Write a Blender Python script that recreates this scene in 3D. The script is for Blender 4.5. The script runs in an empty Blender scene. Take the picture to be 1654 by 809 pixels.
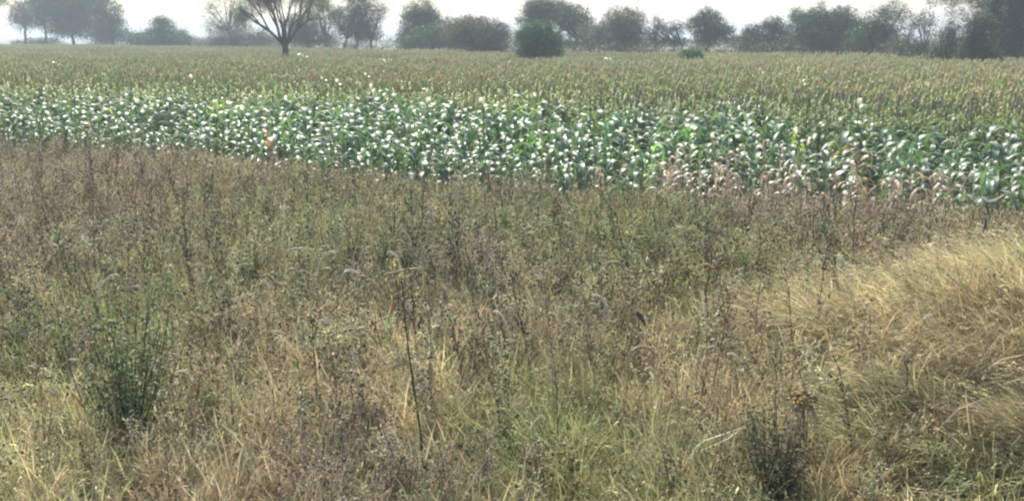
import bpy, math, random
import numpy as np

# ------------------------------------------------------------------ camera, sky, sun, exposure
S = bpy.context.scene
COL = S.collection
CAM_Z = 3.3
F = 1773.0                       # focal length in pixels of the 1654 px wide photograph
PITCH = math.atan((404.5 - 60.0) / F)
cam_d = bpy.data.cameras.new("camera")
cam = bpy.data.objects.new("camera", cam_d)
COL.objects.link(cam)
cam.location = (0, 0, CAM_Z)
cam.rotation_euler = (math.pi / 2 - PITCH, 0, 0)
cam_d.sensor_width = 36
cam_d.lens = 36 * F / 1654
cam_d.clip_start = 0.1
cam_d.clip_end = 8000
S.camera = cam

SUN_EL, SUN_AZ = math.radians(50), math.radians(-14)      # ahead of the camera, a little to the left
w = bpy.data.worlds.new("World")
S.world = w
w.use_nodes = True
nt = w.node_tree
sky = nt.nodes.new("ShaderNodeTexSky")
sky.sky_type = 'NISHITA'
sky.sun_disc = False
sky.sun_elevation = SUN_EL
sky.sun_rotation = SUN_AZ
sky.air_density = 1.0
sky.dust_density = 2.0
sky.ozone_density = 1.0
bg = nt.nodes["Background"]
nt.links.new(sky.outputs[0], bg.inputs[0])
bg.inputs[1].default_value = 0.12
sd = bpy.data.lights.new("sun", 'SUN')
sd.energy = 4.2
sd.angle = math.radians(0.6)
sd.color = (1.0, 0.95, 0.86)
so = bpy.data.objects.new("sun", sd)
COL.objects.link(so)
# direction towards the sun: azimuth measured from +Y towards +X
sx, sy, sz = math.sin(SUN_AZ) * math.cos(SUN_EL), math.cos(SUN_AZ) * math.cos(SUN_EL), math.sin(SUN_EL)
from mathutils import Vector, Matrix, Euler
so.rotation_euler = Vector((sx, sy, sz)).to_track_quat('Z', 'Y').to_euler()
S.view_settings.view_transform = 'Standard'
S.view_settings.look = 'None'
S.view_settings.exposure = 0.97
S.view_settings.gamma = 1
S.render.engine = 'CYCLES'
S.cycles.use_denoising = True
S.cycles.filter_width = 2.3
S.cycles.max_bounces = 6
S.cycles.diffuse_bounces = 3
S.cycles.transmission_bounces = 3
S.cycles.volume_bounces = 1
S.cycles.transparent_max_bounces = 8
HAZE = 0.0011

rng = np.random.default_rng(7)
random.seed(7)
U = random.uniform


# ------------------------------------------------------------------ where things stand
def ground_z(x, y):
    """the field is flat; a grassy bank rises on the right"""
    a = np.clip(1 - ((x - 6.9) / 4.4) ** 2, 0, 1)
    b = np.clip(1 - ((y - 9.7) / 3.1) ** 2, 0, 1)
    m = 0.80 * (a * b) ** 1.0 * (1 + .09 * np.sin(x * 2.9 + y) * np.sin(y * 2.3 - x))
    r = 0.05 * np.sin(x * 1.3 + 0.7 * y) * np.cos(y * 0.9 - 0.4 * x)
    return m + r * np.exp(-((y - 14) / 30.0) ** 2)


def at(px, py, z=0.0):
    """point of the place at height z that stands behind pixel (px, py) of the photograph"""
    u, v = (px - 827) / F, (404.5 - py) / F
    dy = math.cos(PITCH) + v * math.sin(PITCH)
    dz = -math.sin(PITCH) + v * math.cos(PITCH)
    t = (z - CAM_Z) / dz
    return Vector((u * t, dy * t, z))


def ground_at(px, py):
    z = 0.0
    for _ in range(6):
        p = at(px, py, z)
        z = float(ground_z(p.x, p.y)) * 0.7 + z * 0.3
    return Vector((p.x, p.y, float(ground_z(p.x, p.y))))


def height_for(py, d):
    """height above datum at distance d that appears at row py"""
    a = PITCH + math.atan((py - 404.5) / F)
    return CAM_Z - math.tan(a) * d


def X(px, d):
    return (px - 827) / F * d / math.cos(PITCH) * 1.0 if d < 60 else (px - 827) / F * d * 1.018


EDGE_X = np.array([-60, -13.3, -7.2, -2.7, 2.9, 7.6, 30])
EDGE_Y = np.array([56, 30.4, 25.6, 22.2, 19.4, 17.7, 10.0])
HEAD_X = np.array([-60, -20, 0, 11.9, 40])
HEAD_Y = np.array([56, 42.0, 34.5, 25.5, 14.0])
FAR_PX = np.array([-400, 0, 250, 480, 700, 1000, 1300, 1450, 1700, 2000])
FAR_D = np.array([260, 235, 205, 150, 126, 113, 104, 92, 84, 80])
def far_edge(px): return float(np.interp(px, FAR_PX, FAR_D))
def crop_edge(x): return np.interp(x, EDGE_X, EDGE_Y)
def head_edge(x): return np.interp(x, HEAD_X, HEAD_Y)


# ------------------------------------------------------------------ helpers
def tag(o, label=None, cat=None, group=None, kind=None):
    if label: o["label"] = label
    if cat: o["category"] = cat
    if group: o["group"] = group
    if kind: o["kind"] = kind
    return o


class MB:
    """collects ribbons, tubes and leaves with one colour per vertex"""
    def __init__(s):
        s.v, s.f, s.c = [], [], []

    def quadstrip(s, L, R, col):
        b = len(s.v)
        n = len(L)
        for i in range(n):
            s.v += [tuple(L[i]), tuple(R[i])]
            s.c += [col, col]
        for i in range(n - 1):
            s.f.append((b + 2 * i, b + 2 * i + 1, b + 2 * i + 3, b + 2 * i + 2))

    def ribbon(s, P, W, side, col):
        L = [p - side * w_ for p, w_ in zip(P, W)]
        R = [p + side * w_ for p, w_ in zip(P, W)]
        s.quadstrip(L, R, col)

    def tube(s, P, R, col, n=3, cols=None):
        b = len(s.v)
        m = len(P)
        for i in range(m):
            d = (P[min(i + 1, m - 1)] - P[max(i - 1, 0)])
            if d.length < 1e-9: d = Vector((0, 0, 1))
            d.normalize()
            a = d.cross(Vector((0.3, 1, 0.1))); a.normalize()
            e = d.cross(a)
            for k in range(n):
                t = 2 * math.pi * k / n
                s.v.append(tuple(P[i] + (a * math.cos(t) + e * math.sin(t)) * R[i]))
                s.c.append(cols[i] if cols else col)
        for i in range(m - 1):
            for k in range(n):
                k2 = (k + 1) % n
                s.f.append((b + i * n + k, b + i * n + k2, b + (i + 1) * n + k2, b + (i + 1) * n + k))

    def leaf(s, p, d, nrm, l, wd, col):
        """a pointed leaf folded along its rib: four triangles"""
        sd_ = d.cross(nrm)
        if sd_.length < 1e-6: sd_ = Vector((1, 0, 0))
        sd_.normalize()
        b = len(s.v)
        mid = p + d * l * 0.5
        s.v += [tuple(p), tuple(mid + sd_ * wd * .5 + nrm * wd * .2), tuple(p + d * l - nrm * l * 0.15),
                tuple(mid - sd_ * wd * .5 + nrm * wd * .2), tuple(mid)]
        s.c += [col] * 5
        s.f += [(b, b + 1, b + 4), (b + 1, b + 2, b + 4), (b + 2, b + 3, b + 4), (b + 3, b, b + 4)]

    def blob(s, p, r, col, sq=1.0):
        b = len(s.v)
        o = [(1, 0, 0), (-1, 0, 0), (0, 1, 0), (0, -1, 0), (0, 0, sq), (0, 0, -sq)]
        for q in o:
            s.v.append(tuple(p + Vector(q) * r * U(.8, 1.2))); s.c.append(col)
        for f in ((0, 2, 4), (2, 1, 4), (1, 3, 4), (3, 0, 4), (2, 0, 5), (1, 2, 5), (3, 1, 5), (0, 3, 5)):
            s.f.append(tuple(b + k for k in f))

    def mesh(s, name, mat, smooth=True):
        me = bpy.data.meshes.new(name)
        me.from_pydata(s.v, [], s.f)
        a = me.color_attributes.new("vc", 'FLOAT_COLOR', 'POINT')
        c = np.ones((len(s.v), 4), np.float32)
        if s.c: c[:, :3] = np.array(s.c, np.float32)
        a.data.foreach_set("color", c.ravel())
        if smooth: me.polygons.foreach_set("use_smooth", [True] * len(me.polygons))
        me.materials.append(mat)
        me.update()
        return me


def fast_mesh(name, V, Fc, C, mat):
    """V (n,3), Fc (m,4) quads, C (n,3)"""
    me = bpy.data.meshes.new(name)
    me.vertices.add(len(V)); me.vertices.foreach_set("co", V.astype(np.float32).ravel())
    me.loops.add(Fc.size); me.loops.foreach_set("vertex_index", Fc.astype(np.int32).ravel())
    me.polygons.add(len(Fc))
    me.polygons.foreach_set("loop_start", np.arange(0, Fc.size, 4, dtype=np.int32))
    me.update(calc_edges=True)
    a = me.color_attributes.new("vc", 'FLOAT_COLOR', 'POINT')
    c = np.ones((len(V), 4), np.float32); c[:, :3] = C
    a.data.foreach_set("color", c.ravel())
    me.materials.append(mat)
    return me


def link(name, me, parent=None, loc=(0, 0, 0), rot=(0, 0, 0), sc=1.0):
    o = bpy.data.objects.new(name, me)
    COL.objects.link(o)
    o.parent = parent
    o.location = loc; o.rotation_euler = rot
    o.scale = (sc, sc, sc)
    return o


def plant_mat(name, rough=0.6, spec=0.3, trans=0.3, tinted=False, tcol=(1.1, 1.15, 0.6), var=0.25):
    m = bpy.data.materials.new(name); m.use_nodes = True
    t = m.node_tree; N, K = t.nodes, t.links
    p = N["Principled BSDF"]; out = N["Material Output"]
    a = N.new("ShaderNodeAttribute"); a.attribute_name = "vc"
    col = a.outputs["Color"]
    if tinted:
        b = N.new("ShaderNodeAttribute"); b.attribute_type = 'INSTANCER'; b.attribute_name = "tint"
        mx = N.new("ShaderNodeMix"); mx.data_type = 'RGBA'; mx.blend_type = 'MULTIPLY'; mx.inputs[0].default_value = 1
        K.new(col, mx.inputs[6]); K.new(b.outputs["Color"], mx.inputs[7]); col = mx.outputs[2]
    oi = N.new("ShaderNodeObjectInfo")
    mr = N.new("ShaderNodeMapRange"); mr.inputs[3].default_value = 1 - var; mr.inputs[4].default_value = 1 + var
    K.new(oi.outputs["Random"], mr.inputs[0])
    nz = N.new("ShaderNodeTexNoise"); nz.inputs["Scale"].default_value = 9; nz.inputs["Detail"].default_value = 3
    tc = N.new("ShaderNodeTexCoord"); K.new(tc.outputs["Object"], nz.inputs["Vector"])
    mr2 = N.new("ShaderNodeMapRange"); mr2.inputs[3].default_value = .7; mr2.inputs[4].default_value = 1.3
    K.new(nz.outputs["Fac"], mr2.inputs[0])
    mu = N.new("ShaderNodeMath"); mu.operation = 'MULTIPLY'; K.new(mr.outputs[0], mu.inputs[0]); K.new(mr2.outputs[0], mu.inputs[1])
    hs = N.new("ShaderNodeHueSaturation"); K.new(mu.outputs[0], hs.inputs["Value"]); K.new(col, hs.inputs["Color"])
    col = hs.outputs[0]
    K.new(col, p.inputs["Base Color"])
    p.inputs["Roughness"].default_value = rough
    p.inputs["Specular IOR Level"].default_value = spec
    if trans > 0:
        tr = N.new("ShaderNodeBsdfTranslucent")
        m2 = N.new("ShaderNodeMix"); m2.data_type = 'RGBA'; m2.blend_type = 'MULTIPLY'; m2.inputs[0].default_value = 1
        m2.inputs[7].default_value = (*tcol, 1); K.new(col, m2.inputs[6]); K.new(m2.outputs[2], tr.inputs[0])
        ms = N.new("ShaderNodeMixShader"); ms.inputs[0].default_value = trans
        K.new(p.outputs[0], ms.inputs[1]); K.new(tr.outputs[0], ms.inputs[2]); K.new(ms.outputs[0], out.inputs[0])
    return m


M_GRASS = plant_mat("grass_blades", .5, .35, .35, True, (1.0, 1.0, .8))
M_WEED = plant_mat("weed_tinted", .6, .25, .42, True, (1.0, 1.02, .8))
M_STRAW = plant_mat("straw", .45, .4, .25, False, (1.0, 1.0, .8))
M_DRY = plant_mat("dry_stems", .65, .3, .12, False)
M_LEAF = plant_mat("weed_leaves", .58, .3, .35, False)
M_CROP = plant_mat("crop_leaf", .41, .5, .3, False, (.85, 1.15, .6), .35)
M_CROPT = plant_mat("crop_leaf_far", .44, .45, .3, True, (.85, 1.15, .6), .32)
M_HEAD = plant_mat("sorghum_tinted", .6, .3, .3, True, (1.0, 1.12, .7), .1)
M_HEADI = plant_mat("sorghum_heads", .6, .3, .3, False, (1.0, 1.12, .7), .1)
M_BARK = plant_mat("bark", .85, .2, 0, False)
M_TREE = plant_mat("tree_leaves", .5, .35, .25, False, (1, 1.2, .5), .12)


def scatter(name, protos, pts, rot, scl, tint, idx, label, cat):
    """one countless mass of growth: variants instanced on points"""
    c = bpy.data.collections.new(name + "_kinds")
    for i, me in enumerate(protos):
        o = bpy.data.objects.new(f"{name}_kind.{i:03d}", me)
        c.objects.link(o)
    me = bpy.data.meshes.new(name)
    n = len(pts)
    me.vertices.add(n); me.vertices.foreach_set("co", np.asarray(pts, np.float32).ravel())
    a = me.attributes.new("rot", 'FLOAT_VECTOR', 'POINT'); a.data.foreach_set("vector", np.asarray(rot, np.float32).ravel())
    a = me.attributes.new("scl", 'FLOAT', 'POINT'); a.data.foreach_set("value", np.asarray(scl, np.float32))
    a = me.attributes.new("idx", 'INT', 'POINT'); a.data.foreach_set("value", np.asarray(idx, np.int32))
    a = me.attributes.new("tint", 'FLOAT_COLOR', 'POINT')
    t4 = np.ones((n, 4), np.float32); t4[:, :3] = tint; a.data.foreach_set("color", t4.ravel())
    o = link(name, me)
    g = bpy.data.node_groups.new(name, 'GeometryNodeTree')
    g.interface.new_socket("Geometry", in_out='INPUT', socket_type='NodeSocketGeometry')
    g.interface.new_socket("Geometry", in_out='OUTPUT', socket_type='NodeSocketGeometry')
    N, K = g.nodes, g.links
    gi, go = N.new("NodeGroupInput"), N.new("NodeGroupOutput")
    ci = N.new("GeometryNodeCollectionInfo"); ci.inputs[0].default_value = c
    ci.inputs["Separate Children"].default_value = True; ci.inputs["Reset Children"].default_value = True
    ip = N.new("GeometryNodeInstanceOnPoints"); ip.inputs["Pick Instance"].default_value = True
    def na(nm, ty):
        q = N.new("GeometryNodeInputNamedAttribute"); q.data_type = ty; q.inputs[0].default_value = nm
        return q.outputs[0]
    K.new(gi.outputs[0], ip.inputs["Points"]); K.new(ci.outputs[0], ip.inputs["Instance"])
    K.new(na("idx", 'INT'), ip.inputs["Instance Index"])
    K.new(na("rot", 'FLOAT_VECTOR'), ip.inputs["Rotation"])
    K.new(na("scl", 'FLOAT'), ip.inputs["Scale"])
    K.new(ip.outputs[0], go.inputs[0])
    md = o.modifiers.new("grow", 'NODES'); md.node_group = g
    tag(o, label, cat, kind="stuff")
    return o


# ------------------------------------------------------------------ growth colours over the field (patches of vegetation, plus shade painted into the hollow)
PAL = dict(
    straw=(.50, .45, .29), pale=(.52, .47, .32), olive=(.28, .30, .16), green=(.25, .29, .12),
    purple=(.275, .24, .195), brown=(.35, .29, .21), rust=(.42, .33, .24), dark=(.12, .15, .07), yellow=(.38, .38, .17))
PATCH = [  # px, py, rx, ry, colour, weight
    (40, 290, 230, 90, 'purple', 1.6), (100, 400, 150, 50, 'purple', 1.0), (260, 290, 160, 30, 'rust', .9), (480, 330, 160, 45, 'olive', 1.3),
    (320, 420, 110, 60, 'olive', .8), (640, 350, 200, 40, 'olive', 1.0), (600, 440, 120, 50, 'dark', .5), (790, 430, 90, 40, 'purple', 1.3),
    (760, 300, 160, 20, 'purple', .8), (1060, 380, 130, 70, 'green', 1.9), (900, 380, 100, 50, 'olive', 1.0), (1250, 350, 180, 35, 'purple', 1.5),
    (1500, 380, 160, 35, 'brown', 1.3), (1330, 430, 130, 45, 'brown', .9), (1240, 410, 60, 40, 'green', .6), (1170, 480, 80, 50, 'brown', .8),
    (870, 640, 130, 90, 'green', 2.2), (820, 720, 70, 60, 'green', 1.2), (210, 500, 130, 90, 'green', .7), (50, 520, 90, 90, 'olive', 1.2),
    (60, 680, 130, 80, 'straw', .9), (610, 720, 180, 80, 'purple', 1.7), (480, 560, 200, 70, 'rust', 1.2), (620, 560, 150, 60, 'straw', .9), (330, 640, 120, 60, 'olive', .7),
    (950, 520, 150, 50, 'brown', 1.1), (1130, 600, 110, 80, 'rust', .9), (1120, 720, 100, 60, 'olive', 1.2), (1010, 770, 150, 50, 'yellow', 1.5),
    (1500, 480, 230, 70, 'straw', 2.6), (1330, 560, 120, 60, 'straw', 2.0), (1620, 420, 100, 30, 'brown', 1.0), (1540, 600, 130, 50, 'brown', 1.6),
    (1450, 680, 140, 60, 'olive', 1.4), (1580, 740, 120, 60, 'green', 1.0), (1250, 740, 70, 70, 'dark', 2.6), (1400, 770, 120, 50, 'straw', .9),  # the dark patch paints the shadow of the hollow into the growth
    (350, 770, 150, 50, 'brown', 1.0), (740, 790, 80, 40, 'rust', 1.0)]
_pw = []
for px, py, rx, ry, c, wt in PATCH:
    z = .45
    for _ in range(8):
        p = at(px, py, z); z = .5 * z + .5 * (float(ground_z(p.x, p.y)) + (.45 if ground_z(p.x, p.y) < .1 else .3))
    p = at(px, py, z); q = at(px + rx, py, z); r1 = at(px, py - ry, z); r2 = at(px, py + ry, z)
    _pw.append((p.x, p.y, q.x - p.x, (r1.y - r2.y) / 2, PAL[c], wt))


def wob(x, y, s, k=0.0):
    return (np.sin(x * 1.7 * s + 1.3 * np.sin(y * 1.1 * s + k)) + np.sin(y * 2.3 * s + 1.1 * np.sin(x * 1.9 * s - k)) +
            np.sin((x + y) * 3.1 * s + k * 2.0)) / 3.0


def field_tint(x, y, jitter=.22):
    x = np.asarray(x, float); y = np.asarray(y, float)
    acc = np.zeros((len(x), 3)); ws = np.full(len(x), .25)
    acc += np.array([.33, .30, .19]) * .25
    xx = x + .35 * wob(x, y, 1.1); yy = y + .5 * wob(x, y, .9, 2.)
    for cx, cy, rx, ry, c, wt in _pw:
        g = wt * np.exp(-((xx - cx) / rx) ** 2 - ((yy - cy) / ry) ** 2)
        acc += g[:, None] * np.array(c); ws += g
    t = acc / ws[:, None]
    j = rng.normal(1, jitter, (len(x), 1)) * rng.normal(1, .07, (len(x), 3)) * (1 + .22 * wob(x, y, 3.3, 1.))[:, None]
    # now and then a plant of another colour
    pick = rng.random(len(x))
    alt = np.array(list(PAL.values()))[rng.integers(0, len(PAL), len(x))]
    t = np.where((pick < .22)[:, None], t * .4 + alt * .6, t)
    t = t * 1.18 * np.clip(j, .5, 1.7)
    lum = t.mean(1, keepdims=True)
    return np.clip(lum + (t - lum) * .74, .01, .75)


# ------------------------------------------------------------------ ground
def build_ground():
    xs = np.concatenate([np.array([-2500, -1200, -600, -300, -150, -80, -50, -35]), np.arange(-26, 26.1, .4), np.array([35, 50, 80, 150, 300, 600, 1200, 2500])])
    ys = np.concatenate([np.array([-400, -100, -30, -8]), np.arange(0, 44.1, .4), np.array([55, 75, 110, 160, 230, 320, 500, 900, 1600, 2500])])
    XX, YY = np.meshgrid(xs, ys)
    ZZ = ground_z(XX, YY)
    V = np.stack([XX, YY, ZZ], -1).reshape(-1, 3)
    nx, ny = len(xs), len(ys)
    i, j = np.meshgrid(np.arange(nx - 1), np.arange(ny - 1))
    b = (j * nx + i).ravel()
    Fc = np.stack([b, b + 1, b + nx + 1, b + nx], -1)
    m = bpy.data.materials.new("soil"); m.use_nodes = True
    N, K = m.node_tree.nodes, m.node_tree.links
    p = N["Principled BSDF"]; p.inputs["Roughness"].default_value = .95
    tc = N.new("ShaderNodeTexCoord")
    n1 = N.new("ShaderNodeTexNoise"); n1.inputs["Scale"].default_value = .9; n1.inputs["Detail"].default_value = 8
    n2 = N.new("ShaderNodeTexNoise"); n2.inputs["Scale"].default_value = 14; n2.inputs["Detail"].default_value = 6
    for n_ in (n1, n2): K.new(tc.outputs["Object"], n_.inputs["Vector"])
    r = N.new("ShaderNodeValToRGB")
    e = r.color_ramp.elements
    e[0].position = .3; e[0].color = (.09, .065, .04, 1); e[1].position = .7; e[1].color = (.12, .13, .055, 1)
    x_ = e.new(.5); x_.color = (.17, .125, .075, 1)
    mx = N.new("ShaderNodeMix"); mx.data_type = 'FLOAT'; mx.inputs[0].default_value = .4
    K.new(n1.outputs[0], mx.inputs[2]); K.new(n2.outputs[0], mx.inputs[3]); K.new(mx.outputs[0], r.inputs[0])
    K.new(r.outputs[0], p.inputs["Base Color"])
    bp = N.new("ShaderNodeBump"); bp.inputs["Strength"].default_value = .6; bp.inputs["Distance"].default_value = .05
    K.new(n2.outputs[0], bp.inputs["Height"]); K.new(bp.outputs[0], p.inputs["Normal"])
    me = fast_mesh("ground", V, Fc, np.ones((len(V), 3)), m)
    me.polygons.foreach_set("use_smooth", [True] * len(me.polygons))
    o = link("ground", me); tag(o, kind="structure")


build_ground()


# ------------------------------------------------------------------ trees
def rot_z(v, a):
    c, s_ = math.cos(a), math.sin(a)
    return Vector((v.x * c - v.y * s_, v.x * s_ + v.y * c, v.z))


def leaf_cloud(blobs, leafs, n_scale, cols, sparse=0.0, droop=0.0, seed=0):
    """many small leaf faces through the volume of the crown lobes; clumped, with gaps"""
    r = np.random.default_rng(seed)
    Vs, Cs = [], []
    for (c, rad, dens) in blobs:
        c = np.array(c); rad = np.array(rad)
        area = math.pi * rad[0] * rad[2]
        ncl = max(5, int(area / (leafs * leafs) * .62 * dens))
        d = r.normal(size=(ncl, 3)); d /= np.linalg.norm(d, axis=1)[:, None]
        rr = (r.random(ncl) ** .42)
        cen = d * rr[:, None] * rad * .93
        bright = np.clip(r.normal(1, .22, ncl), .55, 1.6)
        per = int(24 * n_scale)
        size = r.uniform(.5, 1.25, ncl) * leafs * 2.9
        off = r.normal(size=(ncl, per, 3)) * size[:, None, None] * np.array([.62, .62, .42])
        P = (cen[:, None] + off).reshape(-1, 3)
        keep = r.random(len(P)) > sparse
        br = np.repeat(bright, per)[keep]
        P = P[keep] + c
        P[:, 2] -= droop * r.random(len(P))
        n = len(P)
        a = r.normal(size=(n, 3)); a /= np.linalg.norm(a, axis=1)[:, None]
        b = np.cross(a, r.normal(size=(n, 3))); b /= np.linalg.norm(b, axis=1)[:, None] + 1e-9
        l = leafs * r.uniform(.5, 1.15, n)[:, None]
        wd = l * r.uniform(.35, .6, n)[:, None]
        q = np.stack([P - a * l * .5, P + b * wd * .5, P + a * l * .5, P - b * wd * .5], 1)
        Vs.append(q.reshape(-1, 3))
        base = np.array(cols)[r.integers(0, len(cols), n)]
        Cs.append(np.repeat(base * br[:, None], 4, 0))
    V = np.concatenate(Vs); C = np.concatenate(Cs)
    Fc = np.arange(len(V)).reshape(-1, 4)
    return V, Fc, C


GREENS = dict(
    bluegreen=[(.03, .06, .038), (.045, .08, .048), (.025, .048, .034)],
    green=[(.045, .085, .03), (.06, .11, .04), (.035, .06, .025)],
    fresh=[(.05, .12, .035), (.075, .15, .05), (.03, .07, .025)],
    brown=[(.12, .09, .065), (.09, .085, .05), (.14, .10, .08)],
    greybrown=[(.11, .10, .08), (.08, .09, .06), (.14, .12, .10)],
    pale=[(.10, .13, .08), (.08, .11, .07), (.14, .155, .11)])


def tree(name, label, cat, d, base_px, blobs, colour, leafpx=2.6, dens=1.0, sparse=0., trunks=None, trunk_px=5, group=None, seed=None, limb=True, stem_py=None):
    """blobs: (px, py, rx, ry[, density]) in photograph pixels, turned into metres at distance d"""
    seed = int(d * 7 + base_px) if seed is None else seed
    if d > 118 and base_px > 300: d = far_edge(base_px) + 3 + max(0, d - 140) * .16
    rr = random.Random(seed)
    k = d / F * 1.018
    bx = (base_px - 827) * k
    e = bpy.data.objects.new(name, None); COL.objects.link(e)
    e.empty_display_size = .5
    e.location = (bx, d, 0)
    tag(e, label, cat, group)
    bl = []
    for b in blobs:
        px, py, rx, ry = b[:4]
        dn = b[4] if len(b) > 4 else 1.0
        cx = (px - 827) * k - bx
        cz = height_for(py, d)
        bl.append(((cx, rr.uniform(-.35, .35) * rx * k, cz), (rx * k * 1.1, rx * k, ry * k * 1.12), dn * dens))
    ls = leafpx * k
    V, Fc, C = leaf_cloud(bl, ls, 1.0, GREENS[colour], sparse, 0, seed)
    V[:, 2] = np.maximum(V[:, 2], .05)
    link("crown", fast_mesh(name + "_crown", V, Fc, C, M_TREE), e)
    tk = MB()
    bark = (.085, .07, .055)
    for tp in (trunks or [base_px]):
        tx = (tp - 827) * k - bx
        r0 = trunk_px * k * .5
        fork = min(b[0][2] - b[1][2] * .5 for b in bl)
        fork = max(fork, .8)
        p0 = Vector((tx, 0, -.1)); p1 = Vector((tx + rr.uniform(-.1, .1) * fork, rr.uniform(-.2, .2), fork * .5)); p2 = Vector((tx + rr.uniform(-.15, .15) * fork, 0, fork))
        tk.tube([p0, p1, p2], [r0 * 1.5, r0, r0 * .85], bark, 7)
        if limb:
            for b in sorted(bl, key=lambda b: abs(b[0][0] - tx))[:5]:
                for q in range(3):
                    tgt = Vector(b[0]) + Vector((rr.uniform(-.6, .6) * b[1][0], rr.uniform(-.6, .6) * b[1][1], rr.uniform(-.1, .7) * b[1][2]))
                    mid = p2.lerp(tgt, .5) + Vector((0, 0, rr.uniform(-.02, .12) * b[1][2]))
                    tk.tube([p2, mid, tgt], [r0 * .6, r0 * .38, r0 * .12], bark, 5)
    link("trunk", tk.mesh(name + "_trunk", M_BARK), e)
    return e


def branching(mb, p, d, l, r, depth, rr, tips, spread=.5, up=.15):
    q = p + d * l
    m = p.lerp(q, .5) + Vector((rr.uniform(-1, 1), rr.uniform(-1, 1), rr.uniform(-1, 1))) * l * .06
    mb.tube([p, m, q], [r, r * .85, r * .7], (.075, .065, .055), 5 if depth > 2 else 3)
    if depth == 0:
        tips.append(q); return
    for _ in range(rr.choice((2, 2, 3))):
        nd = (d + Vector((rr.uniform(-1, 1), rr.uniform(-1, 1), rr.uniform(-1, 1))) * spread + Vector((0, 0, up))).normalized()
        branching(mb, q, nd, l * rr.uniform(.62, .85), r * rr.uniform(.5, .7), depth - 1, rr, tips, spread, up)
    if depth <= 2: tips.append(q)


def bare_tree(name, label, d, base_px, stems, colour, leaf_n, leafpx=2.2, r0=.16, depth=4, group=None, l0=2.2, seed=3, fork=1.1):
    rr = random.Random(seed)
    if d > 118 and base_px > 300: l0 *= .58; r0 *= .6; d = far_edge(base_px) + 12
    k = d / F * 1.018
    e = bpy.data.objects.new(name, None); COL.objects.link(e)
    e.location = ((base_px - 827) * k, d, 0); tag(e, label, "tree", group)
    mb = MB(); tips = []
    mb.tube([Vector((0, 0, -.1)), Vector((.03, 0, fork * .5)), Vector((0, 0, fork + .1))], [r0 * 1.5, r0 * 1.15, r0], (.075, .065, .055), 7)
    for (dx, dz) in stems:
        branching(mb, Vector((dx * .15, 0, fork)), Vector((dx, rr.uniform(-.3, .3), dz)).normalized(), l0, r0 * .62, depth, rr, tips, .42, .12)
    link("trunk", mb.mesh(name + "_trunk", M_BARK), e)
    bl = []
    for t in tips:
        if rr.random() < leaf_n:
            t = t + Vector((rr.uniform(-.5, .5), rr.uniform(-.5, .5), rr.uniform(-.9, .1)))
            bl.append((tuple(t), (.55, .55, .4), .5))
    V, Fc, C = leaf_cloud(bl, leafpx * k, .45, GREENS[colour], .3, .5, seed)
    link("crown", fast_mesh(name + "_crown", V, Fc, C, M_TREE), e)
    return e


GT = "trees along the far edge of the field"
GB = "shrubs along the far edge of the field"
tree("broadleaf_tree", "dark leafy branch end of a tree hanging in at the top left corner", "tree", 120, -70,
     [(-60, -20, 80, 45), (5, -10, 34, 26), (32, -4, 20, 16), (-6, 24, 26, 26, .4)], 'pale', 2.4, .8, .25, group=GT)
tree("broadleaf_tree", "round blue-grey tree with a thin bare trunk, leftmost of the big clump at left", "tree", 225, 68,
     [(78, 20, 32, 24), (62, 32, 18, 18, .7), (95, 10, 22, 16)], 'bluegreen', 2.6, 1.1, 0, [66, 100], 4, group=GT)
tree("broadleaf_tree", "tallest darkest dome-crowned tree in the middle of the left clump", "tree", 215, 146,
     [(140, 0, 48, 30), (120, 26, 36, 30), (160, 28, 38, 32), (140, 44, 38, 16), (175, 5, 28, 20)], 'bluegreen', 2.6, 1.3, 0, [145], 5, group=GT)
tree("broadleaf_tree", "rounded tree with foliage down to the crop, right end of the left clump", "tree", 205, 205,
     [(198, 22, 24, 24), (206, 46, 22, 24), (190, 58, 18, 16), (185, 5, 14, 10, .6)], 'bluegreen', 2.6, 1.2, 0, group=GT)
tree("field_shrub", "low dark scrub under the open trunks of the left clump", "shrub", 235, 100, [(105, 66, 18, 5), (88, 68, 12, 4), (60, 70, 16, 3)], 'green', 2.2, 1.3, 0, group=GB)
tree("broadleaf_tree", "pointed low dark green tree standing alone right of the left clump", "tree", 190, 285,
     [(284, 48, 22, 20), (262, 62, 24, 14), (306, 62, 24, 14), (284, 64, 46, 12), (240, 66, 14, 10), (283, 36, 12, 9)], 'green', 2.5, 1.3, 0, group=GT)
tree("field_shrub", "faint low shrubs between the pointed tree and the bare tree", "shrub", 230, 345, [(340, 70, 22, 9), (362, 72, 18, 9)], 'brown', 2.4, 1.0, .1, group=GB)
tree("broadleaf_tree", "thin hazy wispy tree with see-through crown left of the bare tree", "tree", 150, 395,
     [(370, 12, 26, 26, .45), (400, -10, 32, 24, .45), (385, 40, 36, 18, .3), (420, 20, 26, 22, .35), (356, 40, 14, 14, .35)], 'pale', 2.3, .8, .35, [392], 4, group=GT)
tree("field_shrub", "grey-green rounded shrub behind the bare tree, on its left", "shrub", 165, 395,
     [(392, 58, 36, 22), (420, 70, 34, 14), (375, 72, 24, 11), (440, 66, 26, 16)], 'greybrown', 2.5, 1.2, 0, group=GB)
bare_tree("bare_tree", "nearly leafless grey tree with many stems fanning up from a low fork", 95, 473,
          [(-.7, .75), (-.36, .95), (-.12, 1), (.06, 1), (.3, 1), (.62, .8)], 'pale', .14, 1.6, .26, 6, None, 1.6, 3, 2.6)
tree("broadleaf_tree", "small dark rounded tree behind the right side of the bare tree", "tree", 150, 505,
     [(500, 42, 30, 22), (515, 55, 22, 18), (488, 60, 20, 14), (535, 66, 24, 9, .8)], 'green', 2.5, 1.2, 0, group=GT)
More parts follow.
